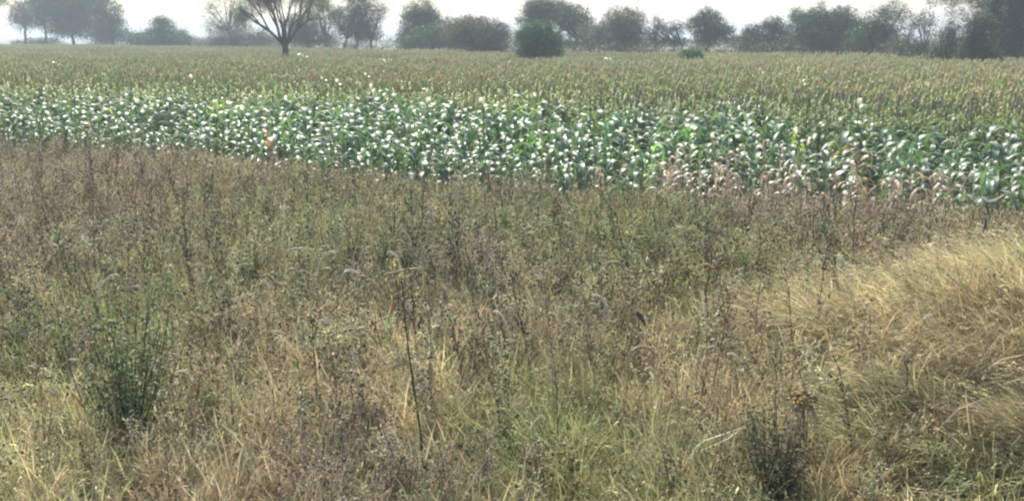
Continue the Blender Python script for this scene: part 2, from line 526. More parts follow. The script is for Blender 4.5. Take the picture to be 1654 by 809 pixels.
tree("broadleaf_tree", "tall ragged dark tree with forked trunks showing beneath, right of the bare tree", "tree", 175, 590,
     [(590, -4, 26, 26), (570, 30, 28, 20), (600, 34, 26, 24), (622, 14, 14, 16, .5), (585, 52, 30, 14), (552, 22, 14, 12, .5), (612, 58, 14, 10, .8)], 'bluegreen', 2.5, 1.15, .05, [566, 585, 606], 4, group=GT)
tree("broadleaf_tree", "smooth rounded grey-green tree, first dome right of the bright sky gap", "tree", 185, 688,
     [(684, 22, 30, 20), (686, 40, 36, 24), (672, 60, 26, 18), (700, 60, 26, 18)], 'bluegreen', 2.4, 1.4, 0, group=GT)
tree("field_shrub", "olive-green shrub in front of the first dome tree, touching the crop", "shrub", 150, 705,
     [(700, 60, 34, 20), (735, 66, 28, 18), (668, 70, 22, 12)], 'green', 2.4, 1.2, 0, group=GB)
tree("field_shrub", "large brownish twiggy shrub with a rounded top, left of the dark green bush", "shrub", 115, 782,
     [(785, 62, 36, 30), (768, 46, 30, 20), (805, 58, 22, 26), (745, 55, 26, 22), (782, 84, 32, 16)], 'brown', 2.3, 1.25, .05, group=GB)
bare_tree("bare_tree", "slender bare-twigged tree poking into the sky gap before the wide dome tree", 200, 822, [(-.3, .9), (.1, 1), (.35, .9)], 'pale', .5, 2.0, .1, 3, None, 2.1, 11)
tree("broadleaf_tree", "wide umbrella-shaped dark tree with sky under its right side", "tree", 215, 890,
     [(885, 14, 38, 16), (905, 26, 44, 20), (930, 42, 28, 20), (860, 34, 26, 24), (945, 58, 16, 10, .7), (865, 14, 22, 16)], 'bluegreen', 2.5, 1.35, 0, [893, 925], 5, group=GT)
tree("field_shrub", "compact round dark green bush standing in the crop in front of the umbrella tree", "shrub", 86, 868,
     [(868, 66, 34, 28), (852, 74, 22, 24), (888, 76, 20, 24), (868, 90, 34, 14), (862, 50, 20, 14), (884, 44, 12, 8, .6), (842, 56, 12, 10, .7), (900, 60, 9, 12, .6)], 'fresh', 2.3, 1.25, .05, group=GB)
bare_tree("bare_tree", "bare spindly branches rising behind the brownish dome tree", 215, 962, [(-.4, .9), (0, 1), (.3, .9)], 'pale', .4, 2.0, .12, 4, None, 2.3, 5)
tree("broadleaf_tree", "brownish-grey dome tree right of the umbrella tree, foliage to the crop", "tree", 180, 998,
     [(1000, 34, 34, 22), (990, 54, 40, 24), (1015, 60, 28, 22), (1000, 74, 40, 12), (960, 58, 16, 14, .7)], 'greybrown', 2.4, 1.4, 0, group=GT)
tree("field_shrub", "small brown scrub in the crop below the brownish dome tree", "shrub", 105, 1025, [(1022, 86, 22, 9), (1040, 88, 12, 7)], 'brown', 2.0, 1.2, .1, group=GB)
tree("broadleaf_tree", "low gappy tree with thin trunks right of the brownish dome tree", "tree", 190, 1068,
     [(1060, 48, 22, 11, .8), (1085, 46, 16, 13, .8), (1050, 34, 10, 8, .5), (1075, 68, 34, 9), (1046, 62, 12, 12)], 'bluegreen', 2.4, 1.0, .1, [1055, 1078, 1092], 3, group=GT)
tree("broadleaf_tree", "pointed dark tree with a ragged top between two sky gaps", "tree", 185, 1138,
     [(1132, 28, 20, 14), (1130, 44, 32, 18), (1148, 58, 26, 14), (1128, 64, 20, 16), (1112, 36, 12, 10, .7), (1160, 50, 16, 9, .8)], 'bluegreen', 2.4, 1.3, 0, [1130], 5, group=GT)
tree("field_shrub", "tiny dark bush sitting low in the crop below the pointed dark tree", "shrub", 84, 1108,
     [(1108, 88, 18, 9), (1098, 92, 10, 8), (1118, 93, 10, 7)], 'fresh', 1.9, 1.6, 0, group=GB)
bare_tree("bare_tree", "leaning ragged snag with a few leaf tufts left of the long hedge", 175, 1206, [(-.4, .9), (.15, .9)], 'green', .8, 2.6, .2, 3, None, 2.3, 21)
tree("broadleaf_tree", "hazy grey-green tree at the left end of the long hedge", "tree", 170, 1228,
     [(1235, 42, 18, 14), (1220, 60, 34, 20), (1205, 72, 26, 12), (1245, 62, 22, 22), (1196, 50, 8, 10, .6)], 'bluegreen', 2.4, 1.3, 0, group=GT)
tree("broadleaf_tree", "broad dark green tree with a double-humped top in the long hedge", "tree", 160, 1282,
     [(1272, 26, 14, 12), (1298, 28, 18, 14), (1285, 46, 34, 20), (1280, 68, 38, 18), (1310, 60, 24, 22)], 'green', 2.4, 1.3, 0, group=GT)
tree("broadleaf_tree", "grey-green tree with a spiky crown in the middle of the long hedge", "tree", 165, 1342,
     [(1342, 22, 20, 12, .8), (1338, 40, 28, 18), (1352, 62, 34, 22), (1320, 70, 22, 14), (1308, 8, 5, 10, .5)], 'greybrown', 2.4, 1.25, .05, group=GT)
tree("broadleaf_tree", "loose thin-crowned tree with flecks of sky, right of the hedge middle", "tree", 160, 1405,
     [(1400, 34, 30, 22, .7), (1420, 20, 22, 18, .5), (1385, 56, 30, 18), (1418, 58, 22, 16, .9), (1380, 76, 24, 9), (1400, 70, 34, 14)], 'green', 2.4, 1.25, .1, [1404], 4, group=GT)
tree("broadleaf_tree", "lacy brown tree full of sky holes before the tall right-hand trees", "tree", 150, 1455,
     [(1452, 36, 26, 16, .55), (1468, 52, 24, 16, .45), (1440, 62, 18, 12, .5), (1475, 30, 18, 14, .4), (1430, 76, 24, 12, .9), (1465, 78, 22, 12, .9)], 'greybrown', 2.4, 1.1, .15, [1440, 1470], 3, group=GT)
tree("broadleaf_tree", "brown-leaved boughs of a tree reaching in over the sky at top right", "tree", 120, 1530,
     [(1510, -6, 36, 16, .8), (1550, 2, 26, 14, .8), (1480, 4, 14, 8, .4), (1540, 30, 20, 14, .45), (1515, 22, 22, 14, .35), (1560, 14, 20, 20, .8)], 'brown', 2.4, 1.0, .15, [1546], 4, group=GT, limb=False)
tree("field_shrub", "grey-brown upright shrub in front of the lacy brown tree", "shrub", 78, 1502,
     [(1500, 72, 20, 26), (1512, 52, 13, 22, .8), (1492, 92, 20, 13), (1520, 82, 16, 20)], 'greybrown', 2.2, 1.2, .05, group=GB)
tree("field_shrub", "dark green shrub at the foot of the tall blue-grey tree", "shrub", 74, 1552,
     [(1545, 60, 24, 34), (1562, 78, 24, 26), (1536, 92, 22, 14), (1560, 40, 18, 18), (1580, 92, 14, 12)], 'green', 2.2, 1.3, 0, group=GB)
tree("broadleaf_tree", "huge blue-grey tree filling the top right corner, foliage to the crop", "tree", 84, 1610,
     [(1605, -40, 60, 40), (1600, 10, 38, 40), (1640, 0, 36, 44), (1612, 50, 34, 34), (1600, 82, 32, 26), (1660, 40, 30, 40), (1572, 22, 12, 26)], 'bluegreen', 2.4, 1.35, 0, [1570, 1612], 9, group=GT)
tree("field_shrub", "mid-green shrub at the right edge of the photo beside the huge tree", "shrub", 80, 1645,
     [(1648, 82, 20, 18), (1636, 90, 16, 12), (1662, 70, 18, 20)], 'fresh', 2.1, 1.2, 0, group=GB)


tree("broadleaf_tree", "grey tree seen through the gap between the pointed dark tree and the snag", "tree", 230, 1180, [(1178, 68, 24, 8), (1200, 62, 18, 10)], 'greybrown', 2.2, 1.2, 0, group=GT)
tree("broadleaf_tree", "dark low tree filling the foot of the hedge left of its middle", "tree", 155, 1316, [(1316, 62, 40, 22), (1300, 40, 24, 20), (1330, 34, 24, 18), (1360, 50, 26, 20)], 'bluegreen', 2.4, 1.3, 0, group=GT)
tree("broadleaf_tree", "dark green low tree at the foot of the hedge under the loose thin crown", "tree", 158, 1378, [(1378, 62, 34, 18), (1400, 48, 20, 14, .8), (1365, 76, 30, 8), (1410, 78, 26, 7)], 'green', 2.4, 1.3, 0, group=GT)
tree("broadleaf_tree", "hazy rounded tree behind the left clump's right end", "tree", 240, 232, [(226, 60, 20, 12), (180, 50, 20, 20)], 'bluegreen', 2.4, 1.2, 0, group=GT)
tree("broadleaf_tree", "hazy grey tree filling the gap between the first dome tree and the brownish shrub", "tree", 200, 735, [(735, 50, 26, 20), (755, 38, 16, 12, .7), (722, 64, 24, 14)], 'greybrown', 2.4, 1.2, 0, group=GT)
tree("broadleaf_tree", "feathery pale tree seen through the stems right of the bare tree", "tree", 190, 540, [(540, 30, 24, 22, .4), (530, 8, 24, 18, .4), (548, 60, 20, 14, .9)], 'pale', 2.2, .8, .2, group=GT)
tree("broadleaf_tree", "low dark greenery between the umbrella tree and the brownish dome", "tree", 200, 950, [(945, 66, 20, 10), (915, 72, 22, 8)], 'green', 2.3, 1.3, 0, group=GT)


def far_band():
    """wood beyond the field, reads as one mass"""
    bl = []
    r = random.Random(4)
    d = 330
    k = d / F * 1.018
    for px in range(-80, 1760, 16):
        if 20 < px < 95 or 120 < px < 175: h = .25
        else: h = r.uniform(.5, 1.4)
        bl.append((((px - 827) * k, d + r.uniform(-15, 15), 1.1 * h), (2.6, 2.6, 1.6 * h), 1.2))
    V, Fc, C = leaf_cloud(bl, .7, .6, GREENS['green'] + GREENS['greybrown'], 0, 0, 9)
    V[:, 2] = np.maximum(V[:, 2], .1)
    o = link("distant_scrub", fast_mesh("distant_scrub", V, Fc, C, M_TREE))
    tag(o, "low hazy belt of scrub on the skyline behind the trees", "scrub", kind="stuff")


far_band()


def edge_scrub():
    bl = []
    r = random.Random(8)
    for px in range(240, 1720, 9):
        d = far_edge(px) + r.uniform(1, 7)
        h = r.uniform(.5, 1.35) * (1.25 if 1180 < px < 1430 else 1)
        bl.append((((px - 827) / F * d * 1.018, d, 1.2 * h), (.9, .9, .75 * h + .5), 1.0))
    V, Fc, C = leaf_cloud(bl, .2, .8, GREENS['green'] + GREENS['greybrown'] + GREENS['brown'], .1, 0, 19)
    V[:, 2] = np.maximum(V[:, 2], .1)
    o = link("edge_scrub", fast_mesh("edge_scrub", V, Fc, C, M_TREE))
    tag(o, "uneven low scrub along the far edge of the sorghum under the trees", "scrub", kind="stuff")


edge_scrub()


# ------------------------------------------------------------------ maize leaf and plants
def maize_leaf(arch, L, W, col, seed, mat, nm="leaf"):
    """long blade rising from the stem then arching over; folded along its rib, edges wavy"""
    rr = random.Random(seed)
    mb = MB()
    n = 9
    ang = math.radians(rr.uniform(62, 76))
    p = Vector((0, 0, 0)); P = []; A = []
    tw = rr.uniform(-.35, .35)
    for i in range(n):
        P.append(p.copy()); A.append(ang)
        st = L / (n - 1)
        p = p + Vector((math.cos(ang) * st, math.sin(tw * i / n) * st * .3, math.sin(ang) * st))
        ang -= arch / (n - 1) * (1.0 + .5 * math.sin(i * .8))
    b = 0
    for i in range(n):
        t = i / (n - 1)
        wd = W * min(1, .45 + 2.2 * t) * (1 - t ** 2.4) ** .8 * .5 + .001
        nrm = Vector((-math.sin(A[i]), 0, math.cos(A[i])))
        s_ = Vector((0, 1, 0)) * math.cos(tw * t * 2.2) + nrm * math.sin(tw * t * 2.2)
        wv = .12 * W * math.sin(i * 2.1 + seed)
        lift = .28 * wd
        c = [q * (1 + .12 * math.sin(i + seed)) for q in col]
        rib = [min(1, q * 1.5 + .05) for q in col]
        tipc = t ** 3
        c = [c[0] + .12 * tipc, c[1] + .05 * tipc, c[2]]
        mb.v += [tuple(P[i] - s_ * wd + nrm * (lift + wv)), tuple(P[i]), tuple(P[i] + s_ * wd + nrm * (lift - wv))]
        mb.c += [tuple(c), tuple(rib), tuple(c)]
        if i:
            q = 3 * i
            mb.f += [(q - 3, q - 2, q + 1, q), (q - 2, q - 1, q + 2, q + 1)]
    return mb.mesh(nm, mat)


CROPC = dict(green=(.105, .152, .085), fresh=(.19, .34, .09), dry=(.36, .29, .22), rust=(.42, .25, .14), blue=(.08, .137, .08))
LEAVES = {}
for cn, cc in CROPC.items():
    LEAVES[cn] = [maize_leaf(math.radians(a), l, wd, cc, 10 + i, M_CROP, "maize_leaf")
                  for i, (a, l, wd) in enumerate([(120, .74, .13), (145, .84, .15), (168, .9, .155), (132, .96, .145), (185, .82, .135), (85, .62, .10)])]
STEMS = {}
for cn, cc in CROPC.items():
    mb = MB(); mb.tube([Vector((0, 0, -.05)), Vector((.01, 0, .5)), Vector((0, .015, 1.05))], [.014, .012, .006], tuple(q * 1.2 for q in cc), 5)
    STEMS[cn] = mb.mesh("maize_stem", M_CROP)
DRYLEAVES = [maize_leaf(math.radians(a), l, wd, CROPC['dry'], 40 + i, M_STRAW, "maize_leaf_dry") for i, (a, l, wd) in
             enumerate([(200, .6, .085), (170, .7, .08), (215, .55, .085), (150, .6, .07)])]


def layout(seed, dry=False):
    r = random.Random(seed)
    out = []
    n = r.choice((8, 9, 10))
    a0 = r.uniform(0, 6.28)
    for i in range(n):
        t = i / (n - 1)
        out.append((r.randrange(4 if dry else (6 if t > .8 else 5)), .12 + .9 * t, a0 + i * math.pi + r.uniform(-.6, .6), r.uniform(.75, 1.1) * (1 - .25 * abs(t - .45))))
    return out


LAY = [layout(100 + i) for i in range(10)]
LAYD = [layout(200 + i, True) for i in range(4)]


def maize(x, y, kind, sc, label, group, rz, lean=.06):
    e = bpy.data.objects.new("maize_plant", None); COL.objects.link(e)
    e.empty_display_size = .2
    e.location = (x, y, float(ground_z(x, y))); e.rotation_euler = (U(-lean, lean), U(-lean, lean), rz)
    e.scale = (sc,) * 3
    tag(e, label, "maize plant", group)
    dry = kind == 'dry'
    link("stem", STEMS[kind], e)
    for (li, z, a, s_) in (random.choice(LAYD) if dry else random.choice(LAY)):
        old = z < .42 and random.random() < .45
        link("leaf", DRYLEAVES[li % 4] if dry or old else LEAVES[kind][li], e, (0, 0, z), (0, 0, a), s_)
    return e


def joined_maize(seed, kind, mat):
    """the same plant as one mesh, for the countless mass behind the first rows"""
    mb = MB()
    lay = layout(seed)
    k = len(mb.v)
    cc = (1, 1, 1)
    me0 = STEMS[kind]
    parts = [(me0, Matrix.Identity(4))] + [(LEAVES[kind][li], Matrix.Translation((0, 0, z)) @ Matrix.Rotation(a, 4, 'Z') @ Matrix.Scale(s_, 4)) for li, z, a, s_ in lay]
    for me, mt in parts:
        b = len(mb.v)
        ca = me.color_attributes["vc"].data
        for i, v in enumerate(me.vertices):
            mb.v.append(tuple(mt @ v.co)); mb.c.append(tuple(ca[i].color[:3]))
        for p in me.polygons: mb.f.append(tuple(b + j for j in p.vertices))
    return mb.mesh("maize_mass", mat)


# all maize positions on rows that run along the field edge
pos = []
row = 0
while row < 34:
    off = row * .64
    x = -30.0
    while x < 26:
        x += rng.uniform(.34, .66)
        ye = float(crop_edge(x)) + off * 1.08 + rng.normal(0, .07)
        if ye > float(head_edge(x)) + rng.normal(0, 2.6): continue
        if math.sin(x * 1.9 + 2.2 * math.sin(ye * .8)) + math.sin(ye * 2.3 + x) > 1.25 and rng.random() < .75: continue
        if abs(x) > .5 * ye + 1.5: continue
        pos.append((x, ye, row))
    row += 1
pos = np.array(pos)
dist = np.hypot(pos[:, 0], pos[:, 1])
vis = np.abs(pos[:, 0]) < .475 * pos[:, 1] + .3
score = pos[:, 2] * 1.0 + (dist - 18) * .25 + np.where(vis, 0, 1e3)
order = np.argsort(score)
special = [  # px, py of the plant's middle, kind, scale, label
    (1128, 243, 'fresh', 1.15, "bright yellow-green maize plant standing out among the dull green rows right of centre"),
    (850, 243, 'fresh', 1.05, "fresh light green maize plant at the centre of the front rows"),
    (508, 255, 'fresh', .85, "light green spiky maize plant at the front edge, left of centre"),
    (400, 205, 'fresh', .85, "yellow-tinged maize plant on the left side of the leafy rows"),
    (1068, 262, 'fresh', .9, "light green maize plant just left of the dried beige maize"),
    (440, 245, 'rust', 1.0, "withered orange-pink maize plant at the field edge on the left"),
    (1395, 268, 'rust', 1.0, "rust-coloured dead maize plant at the right of the dried patch"),
    (1440, 250, 'fresh', .8, "yellow-green maize plant beside the rust-coloured one"),
]
made = set()
for (px, py, kd, sc, lb) in special:
    p = at(px, py, .75)
    i = int(np.argmin((pos[:, 0] - p.x) ** 2 + (pos[:, 1] - p.y) ** 2)); made.add(i)
    maize(pos[i, 0], pos[i, 1], kd, sc, lb, None, U(0, 6.28))
for i in order:
    if len(made) >= 300: break
    if i in made: continue
    made.add(int(i))
    x, y, rw = pos[i]
    px = 827 + x / y * F
    dryp = math.exp(-((px - 1230) / 190) ** 2) * (.85 if rw < 4 else .4) + (.25 if px > 1300 and rw < 2 else 0) + .03
    if rng.random() < dryp:
        sd = rng.uniform(.7, 1.05)
        spot = "left end" if px < 1130 else "left half" if px < 1220 else "right half" if px < 1320 else "right end"
        maize(x, y, 'dry', sd, f"{'short' if sd < .82 else 'middling' if sd < .94 else 'tall'} dried beige maize with drooping leaves, {spot} of the withered patch" if abs(px - 1230) < 300 else
              "single dried beige maize plant among the green front rows", "dried maize plants in the front rows", rng.uniform(0, 6.28), .2)
    else:
        kd = 'green' if rng.random() < .6 else 'blue'
        sc = rng.uniform(.68, 1.06) * (1.0 if rw > 0 else .88) * (1 + .16 * float(wob(x, y, .8, 4.)))
        side = ("at the far left" if px < 280 else "left of the centre" if px < 620 else "about the centre" if px < 1000 else "behind the dried patch" if px < 1400 else "at the far right")
        szw = "tall" if sc > .95 else "middling" if sc > .83 else "short"
        clw = "mid-green" if kd == 'green' else "dark blue-green"
        rww = "first row" if rw < 1 else "second row" if rw < 2 else "third row" if rw < 3 else "deeper row"
        maize(x, y, kd, sc, f"{szw} {clw} maize with glossy arching leaves, {rww}, {side}", "glossy maize plants of the front rows", rng.uniform(0, 6.28))
rest = np.array([i for i in range(len(pos)) if i not in made])
R = pos[rest]
protos = [joined_maize(300 + i, 'green', M_CROPT) for i in range(5)] + [joined_maize(320 + i, 'blue', M_CROPT) for i in range(3)]
n = len(R)
yg = (rng.random((n, 1)) < .12) * 1.0
tint = np.clip(rng.normal(1, .2, (n, 1)) * np.ones((1, 3)), .55, 1.6) * (1 + yg * np.array([[1.1, .7, .0]]))
scatter("maize_rows", protos, np.stack([R[:, 0], R[:, 1], ground_z(R[:, 0], R[:, 1])], -1),
        np.stack([rng.normal(0, .06, n), rng.normal(0, .06, n), rng.uniform(0, 6.28, n)], -1), (rng.uniform(.76, 1.08, n) + .012 * R[:, 2]) * (1 + .14 * wob(R[:, 0], R[:, 1], .8, 4.)),
        tint, rng.integers(0, 8, n), "dense leafy green maize filling the rows behind the front plants", "maize")


# ------------------------------------------------------------------ headed sorghum behind
def sorghum_parts(seed, k=1.0):
    r = random.Random(seed)
    st, lf, hd = MB(), MB(), MB()
    H = r.uniform(1.45, 1.75)
    top = Vector((r.uniform(-.05, .05), r.uniform(-.05, .05), H))
    st.tube([Vector((0, 0, -.05)), top * .5, top], [.012, .01, .005], (.13 * k, .15 * k, .06 * k), 3)
    for i in range(8):
        t = .3 + .09 * i
        a = r.uniform(0, 6.28)
        L = r.uniform(.4, .62)
        dirn = Vector((math.cos(a), math.sin(a), 0)); side = Vector((-math.sin(a), math.cos(a), 0))
        p = top * t; P = []
        for j in range(4):
            s_ = j / 3
            P.append(p + dirn * L * s_ * .8 + Vector((0, 0, L * (.75 * s_ - .85 * s_ * s_))))
        c = r.choice(((.25, .33, .14), (.28, .34, .15), (.33, .34, .18)))
        lf.ribbon(P, [.018, .026, .018, .002], side, tuple(q * k for q in c))
    hl = r.uniform(.2, .3)
    hc = r.choice(((.52, .50, .29), (.50, .51, .28), (.55, .51, .31), (.56, .48, .33)))
    for i in range(9):
        t = i / 8
        rr_ = .034 * math.sin(math.pi * (.12 + .8 * t)) + .008
        q = top + Vector((r.uniform(-1, 1) * rr_ * .5, r.uniform(-1, 1) * rr_ * .5, t * hl))
        hd.blob(q, rr_ * 1.1, tuple(v * r.uniform(.75, 1.25) for v in hc), 1.5)
    return st, lf, hd


def merge(parts):
    o = MB()
    for m_, mt in parts:
        b = len(o.v)
        for v, c in zip(m_.v, m_.c):
            o.v.append(tuple(mt @ Vector(v))); o.c.append(c)
        for f in m_.f: o.f.append(tuple(b + j for j in f))
    return o


SG = [sorghum_parts(500 + i) for i in range(8)]
def shade_vc(m_, k):
    q = MB(); q.v, q.f, q.c = m_.v, m_.f, [tuple(x_ * y_ for x_, y_ in zip(c, k)) for c in m_.c]
    return q
SGM = [tuple(shade_vc(m_, (.82, .84, .78)).mesh(nm, M_HEADI) for m_, nm in zip(t3, ("sorghum_stalk", "sorghum_leaves", "sorghum_head"))) for t3 in SG]
SGJ = [merge([(a, Matrix.Identity(4)), (b, Matrix.Identity(4)), (c, Matrix.Identity(4))]) for a, b, c in SG]
near = [q.mesh("sorghum", M_HEAD) for q in SGJ]
patches = []
for i in range(5):
    r = random.Random(700 + i)
    pr = []
    for _ in range(46):
        pr.append((SGJ[r.randrange(8)], Matrix.Translation((r.uniform(-1.6, 1.6), r.uniform(-1.6, 1.6), r.uniform(-.12, .06))) @ Matrix.Rotation(r.uniform(0, 6.28), 4, 'Z')))
    patches.append(merge(pr).mesh("sorghum_patch", M_HEAD))


def sorg_tint(x, y):
    g = .5 + .5 * wob(x, y, .16, 3.)
    a = np.array([1.15, 1.10, .87])[None] * (1 - g)[:, None] + np.array([1.0, 1.09, .85])[None] * g[:, None]
    r_ = np.clip(wob(x, y, .35, 8.), 0, 1)[:, None]
    a = a * (1 - .2 * r_) + np.array([1.2, 1.02, .95]) * .2 * r_
    return a * np.clip(rng.normal(1, .09, (len(x), 1)), .7, 1.3)


P = []
for _ in range(60000):
    y = math.sqrt(rng.uniform(14 ** 2, 62 ** 2)); x = rng.uniform(-.5, .5) * y * 1.04
    h = float(head_edge(x))
    if y > h - abs(rng.normal(0, 1.6)): P.append((x, y))
P = np.array(P)[:14000]
d2 = np.hypot(P[:, 0], P[:, 1])
v2 = np.abs(P[:, 0]) < .465 * P[:, 1]
o2 = np.argsort(d2 + (P[:, 1] - head_edge(P[:, 0])) * .8 + np.where(v2, 0, 1e3))
for i in o2[:300]:
    x, y = P[i]
    j = int(rng.integers(0, 8))
    e = bpy.data.objects.new("sorghum_plant", None); COL.objects.link(e)
    e.location = (x, y, float(ground_z(x, y))); e.rotation_euler = (rng.normal(0, .05), rng.normal(0, .05), rng.uniform(0, 6.28)); e.scale = (rng.uniform(.85, 1.05),) * 3
    pxs = 827 + x / y * F
    sd_ = ["at the far left", "below the left tree clump", "below the pointed low tree", "below the bare forked tree", "below the first dome tree", "below the dark green bush",
           "below the brownish dome tree", "below the pointed dark tree", "below the long hedge", "below the lacy brown tree", "at the far right"][int(np.clip(pxs / 150.4, 0, 10))]
    tag(e, f"{['upright', 'slightly leaning'][int(abs(e.rotation_euler[1]) > .05)]} {['slim', 'leafy', 'pale', 'brown', 'stout', 'olive', 'tall', 'short'][j] if False else 'olive'} sorghum with {'tall' if e.scale[0] > .95 else 'short'} stem, {sd_}", "sorghum plant", "first headed sorghum plants behind the maize")
    for nm, me in zip(("stalk", "leaf_blades", "seed_head"), SGM[j]): link(nm, me, e)
Q = P[o2[300:]]
n = len(Q)
scatter("sorghum_field", near, np.stack([Q[:, 0], Q[:, 1], ground_z(Q[:, 0], Q[:, 1])], -1),
        np.stack([rng.normal(0, .06, n), rng.normal(0, .06, n), rng.uniform(0, 6.28, n)], -1), rng.uniform(.88, 1.1, n),
        sorg_tint(Q[:, 0], Q[:, 1]), rng.integers(0, 8, n), "olive-brown headed sorghum spreading across the middle of the field", "sorghum")
FP = []
y = 61.5
while y < 300:
    st_ = 2.7 if y < 160 else 3.0
    x = -.5 * y - 4
    while x < .5 * y + 4:
        if y < far_edge(827 + x / y * F): FP.append((x + rng.normal(0, .5), y + rng.normal(0, .5)))
        x += st_
    y += st_
FP = np.array(FP); n = len(FP)
scatter("sorghum_distance", patches, np.stack([FP[:, 0], FP[:, 1], np.zeros(n)], -1), np.stack([np.zeros(n), np.zeros(n), rng.integers(0, 4, n) * math.pi / 2], -1),
        rng.uniform(.88, 1.06, n), sorg_tint(FP[:, 0], FP[:, 1]), rng.integers(0, 5, n), "far hazy green-brown crop reaching back to the line of trees", "sorghum")


# pale dry leaves catching light above the crop
pl = maize_leaf(math.radians(120), .5, .11, (.62, .6, .42), 77, M_STRAW, "pale_leaf")
for k_, (px, py) in enumerate([(545, 130), (590, 119), (520, 124), (309, 122), (599, 138), (981, 95), (1492, 109), (1288, 110), (1230, 112), (620, 98), (490, 90), (780, 160), (1387, 160), (690, 158), (90, 102), (1500, 134), (1296, 130)]):
    zt = 1.95
    p = at(px, py, zt)
    if p.y > 80:
        p = at(px, py, 2.3)
    e = bpy.data.objects.new("tall_maize_plant", None); COL.objects.link(e)
    e.location = (p.x, p.y, 0)
    e.scale = (1, 1, 1)
    sc = max(1.0, p.y / 45)
    mb = MB(); mb.tube([Vector((0, 0, -.05)), Vector((.02, 0, p.z * .5)), Vector((0, 0, p.z))], [.014, .012, .008], (.12, .16, .07), 4)
    link("stem", mb.mesh("tall_stem", M_CROP), e)
    for q in range(3):
        link("leaf", pl if q == 0 else LEAVES['green'][q], e, (0, 0, p.z - .12 - .2 * q), (0, 0, -1.6 + U(-.5, .5) + q * 2.2), min(1.5, sc) * U(.7, 1))
    where = ("left third" if px < 560 else "centre" if px < 1100 else "right third")
    tag(e, f"taller maize stalk, pale leaf glinting above the sorghum, {where} of the field", "maize plant", "tall stalks glinting above the sorghum")


# ------------------------------------------------------------------ foreground growth: variants
def v3(r, s_=1.0): return Vector((r.uniform(-s_, s_), r.uniform(-s_, s_), r.uniform(-s_, s_)))


def grass_tuft(seed, n=36, L=.42, W=.0045, lean=.55, dirn=None, stiff=1.0):
    r = random.Random(seed); mb = MB()
    for _ in range(n):
        a = r.uniform(0, 6.28)
        p = Vector((r.gauss(0, .06), r.gauss(0, .06), -.02))
        l = L * r.uniform(.45, 1.15); ln = r.uniform(.1, 1) * lean
        hd = Vector((math.cos(a), math.sin(a), 0)) * ln
        if dirn: hd = hd * .5 + Vector(dirn) * r.uniform(.5, 1.1)
        d = (Vector((0, 0, 1)) * stiff + hd * .5).normalized()
        P_ = [p]
        for j in range(4):
            p = p + d * l / 4; P_.append(p)
            d = (d + hd * .45 - Vector((0, 0, .22 * j * ln))).normalized()
        v = r.uniform(.55, 1.45)
        s_ = Vector((-math.sin(a + 1.2), math.cos(a + 1.2), .2)).normalized()
        w0 = W * r.uniform(.6, 1.5)
        mb.ribbon(P_, [w0, w0, w0 * .85, w0 * .6, w0 * .1], s_, (v * 1.05, v, v * r.uniform(.8, 1.05)))
        if r.random() < .22:   # a seed spike
            for q in range(3):
                mb.leaf(P_[-1] - d * q * .02, (d + v3(r, .4)).normalized(), v3(r).normalized(), .03, .01, (v * 1.2, v * 1.1, v * .9))
    return mb.mesh("tuft", M_GRASS)


def weed_bush(seed, H, nb, leafn, leafl, stemc, leafc, seedc, seeds, spread=.6):
    """branching herb: thin stems, small leaves, little seed heads"""
    r = random.Random(seed); mb = MB()
    for s0 in range(r.choice((1, 2, 3))):
        a = r.uniform(0, 6.28); base = Vector((r.gauss(0, .04), r.gauss(0, .04), -.02))
        top = Vector((math.cos(a) * .22 * H * r.random(), math.sin(a) * .22 * H * r.random(), H * r.uniform(.75, 1.1)))
        mid = top * .5 + v3(r, .03)
        mb.tube([base, mid, top], [.006, .005, .002], tuple(c * .6 for c in stemc), 3)
        for i in range(nb):
            t = r.uniform(.25, .98)
            p = base.lerp(mid, t * 2) if t < .5 else mid.lerp(top, t * 2 - 1)
            b = r.uniform(0, 6.28); l = H * r.uniform(.14, .34) * (1.15 - t * .6)
            d = Vector((math.cos(b) * spread, math.sin(b) * spread, r.uniform(.4, 1))).normalized()
            q = p + d * l * .6; e = q + (d + Vector((0, 0, .3)) + v3(r, .3)).normalized() * l * .4
            mb.ribbon([p, q, e], [.0034, .0028, .0015], Vector((math.sin(b), -math.cos(b), .3)).normalized(), stemc)
            for _ in range(leafn):
                tt = r.random(); pp = p.lerp(q, tt * 2) if tt < .5 else q.lerp(e, tt * 2 - 1)
                v = r.uniform(.7, 1.15)
                mb.leaf(pp, (v3(r) + Vector((0, 0, .1))).normalized(), (v3(r, .6) + Vector((0, 0, 1))).normalized(), leafl * r.uniform(.5, 1.2), leafl * .42 * r.uniform(.6, 1.2), tuple(c * v for c in leafc))
            if r.random() < seeds:
                v = r.uniform(.7, 1.3)
                mb.blob(e, r.uniform(.006, .016), tuple(c * v for c in (seedc if r.random() < .65 else (.45, .4, .33))), 1.3)
    return mb


# --- low grass everywhere in front
def foreground_points(n, ymin=4.2):
    out = []
    while len(out) < n:
        m_ = n * 2
        y = np.sqrt(rng.uniform(ymin ** 2, 27.0 ** 2, m_)); x = rng.uniform(-1, 1, m_) * (.5 * y + 1.2)
        ok = y < crop_edge(x) + rng.normal(.2, .35, m_)
        out += list(zip(x[ok], y[ok]))
    return np.array(out[:n])


def mound_w(x, y):
    return np.clip(ground_z(x, y) / .45, 0, 1)


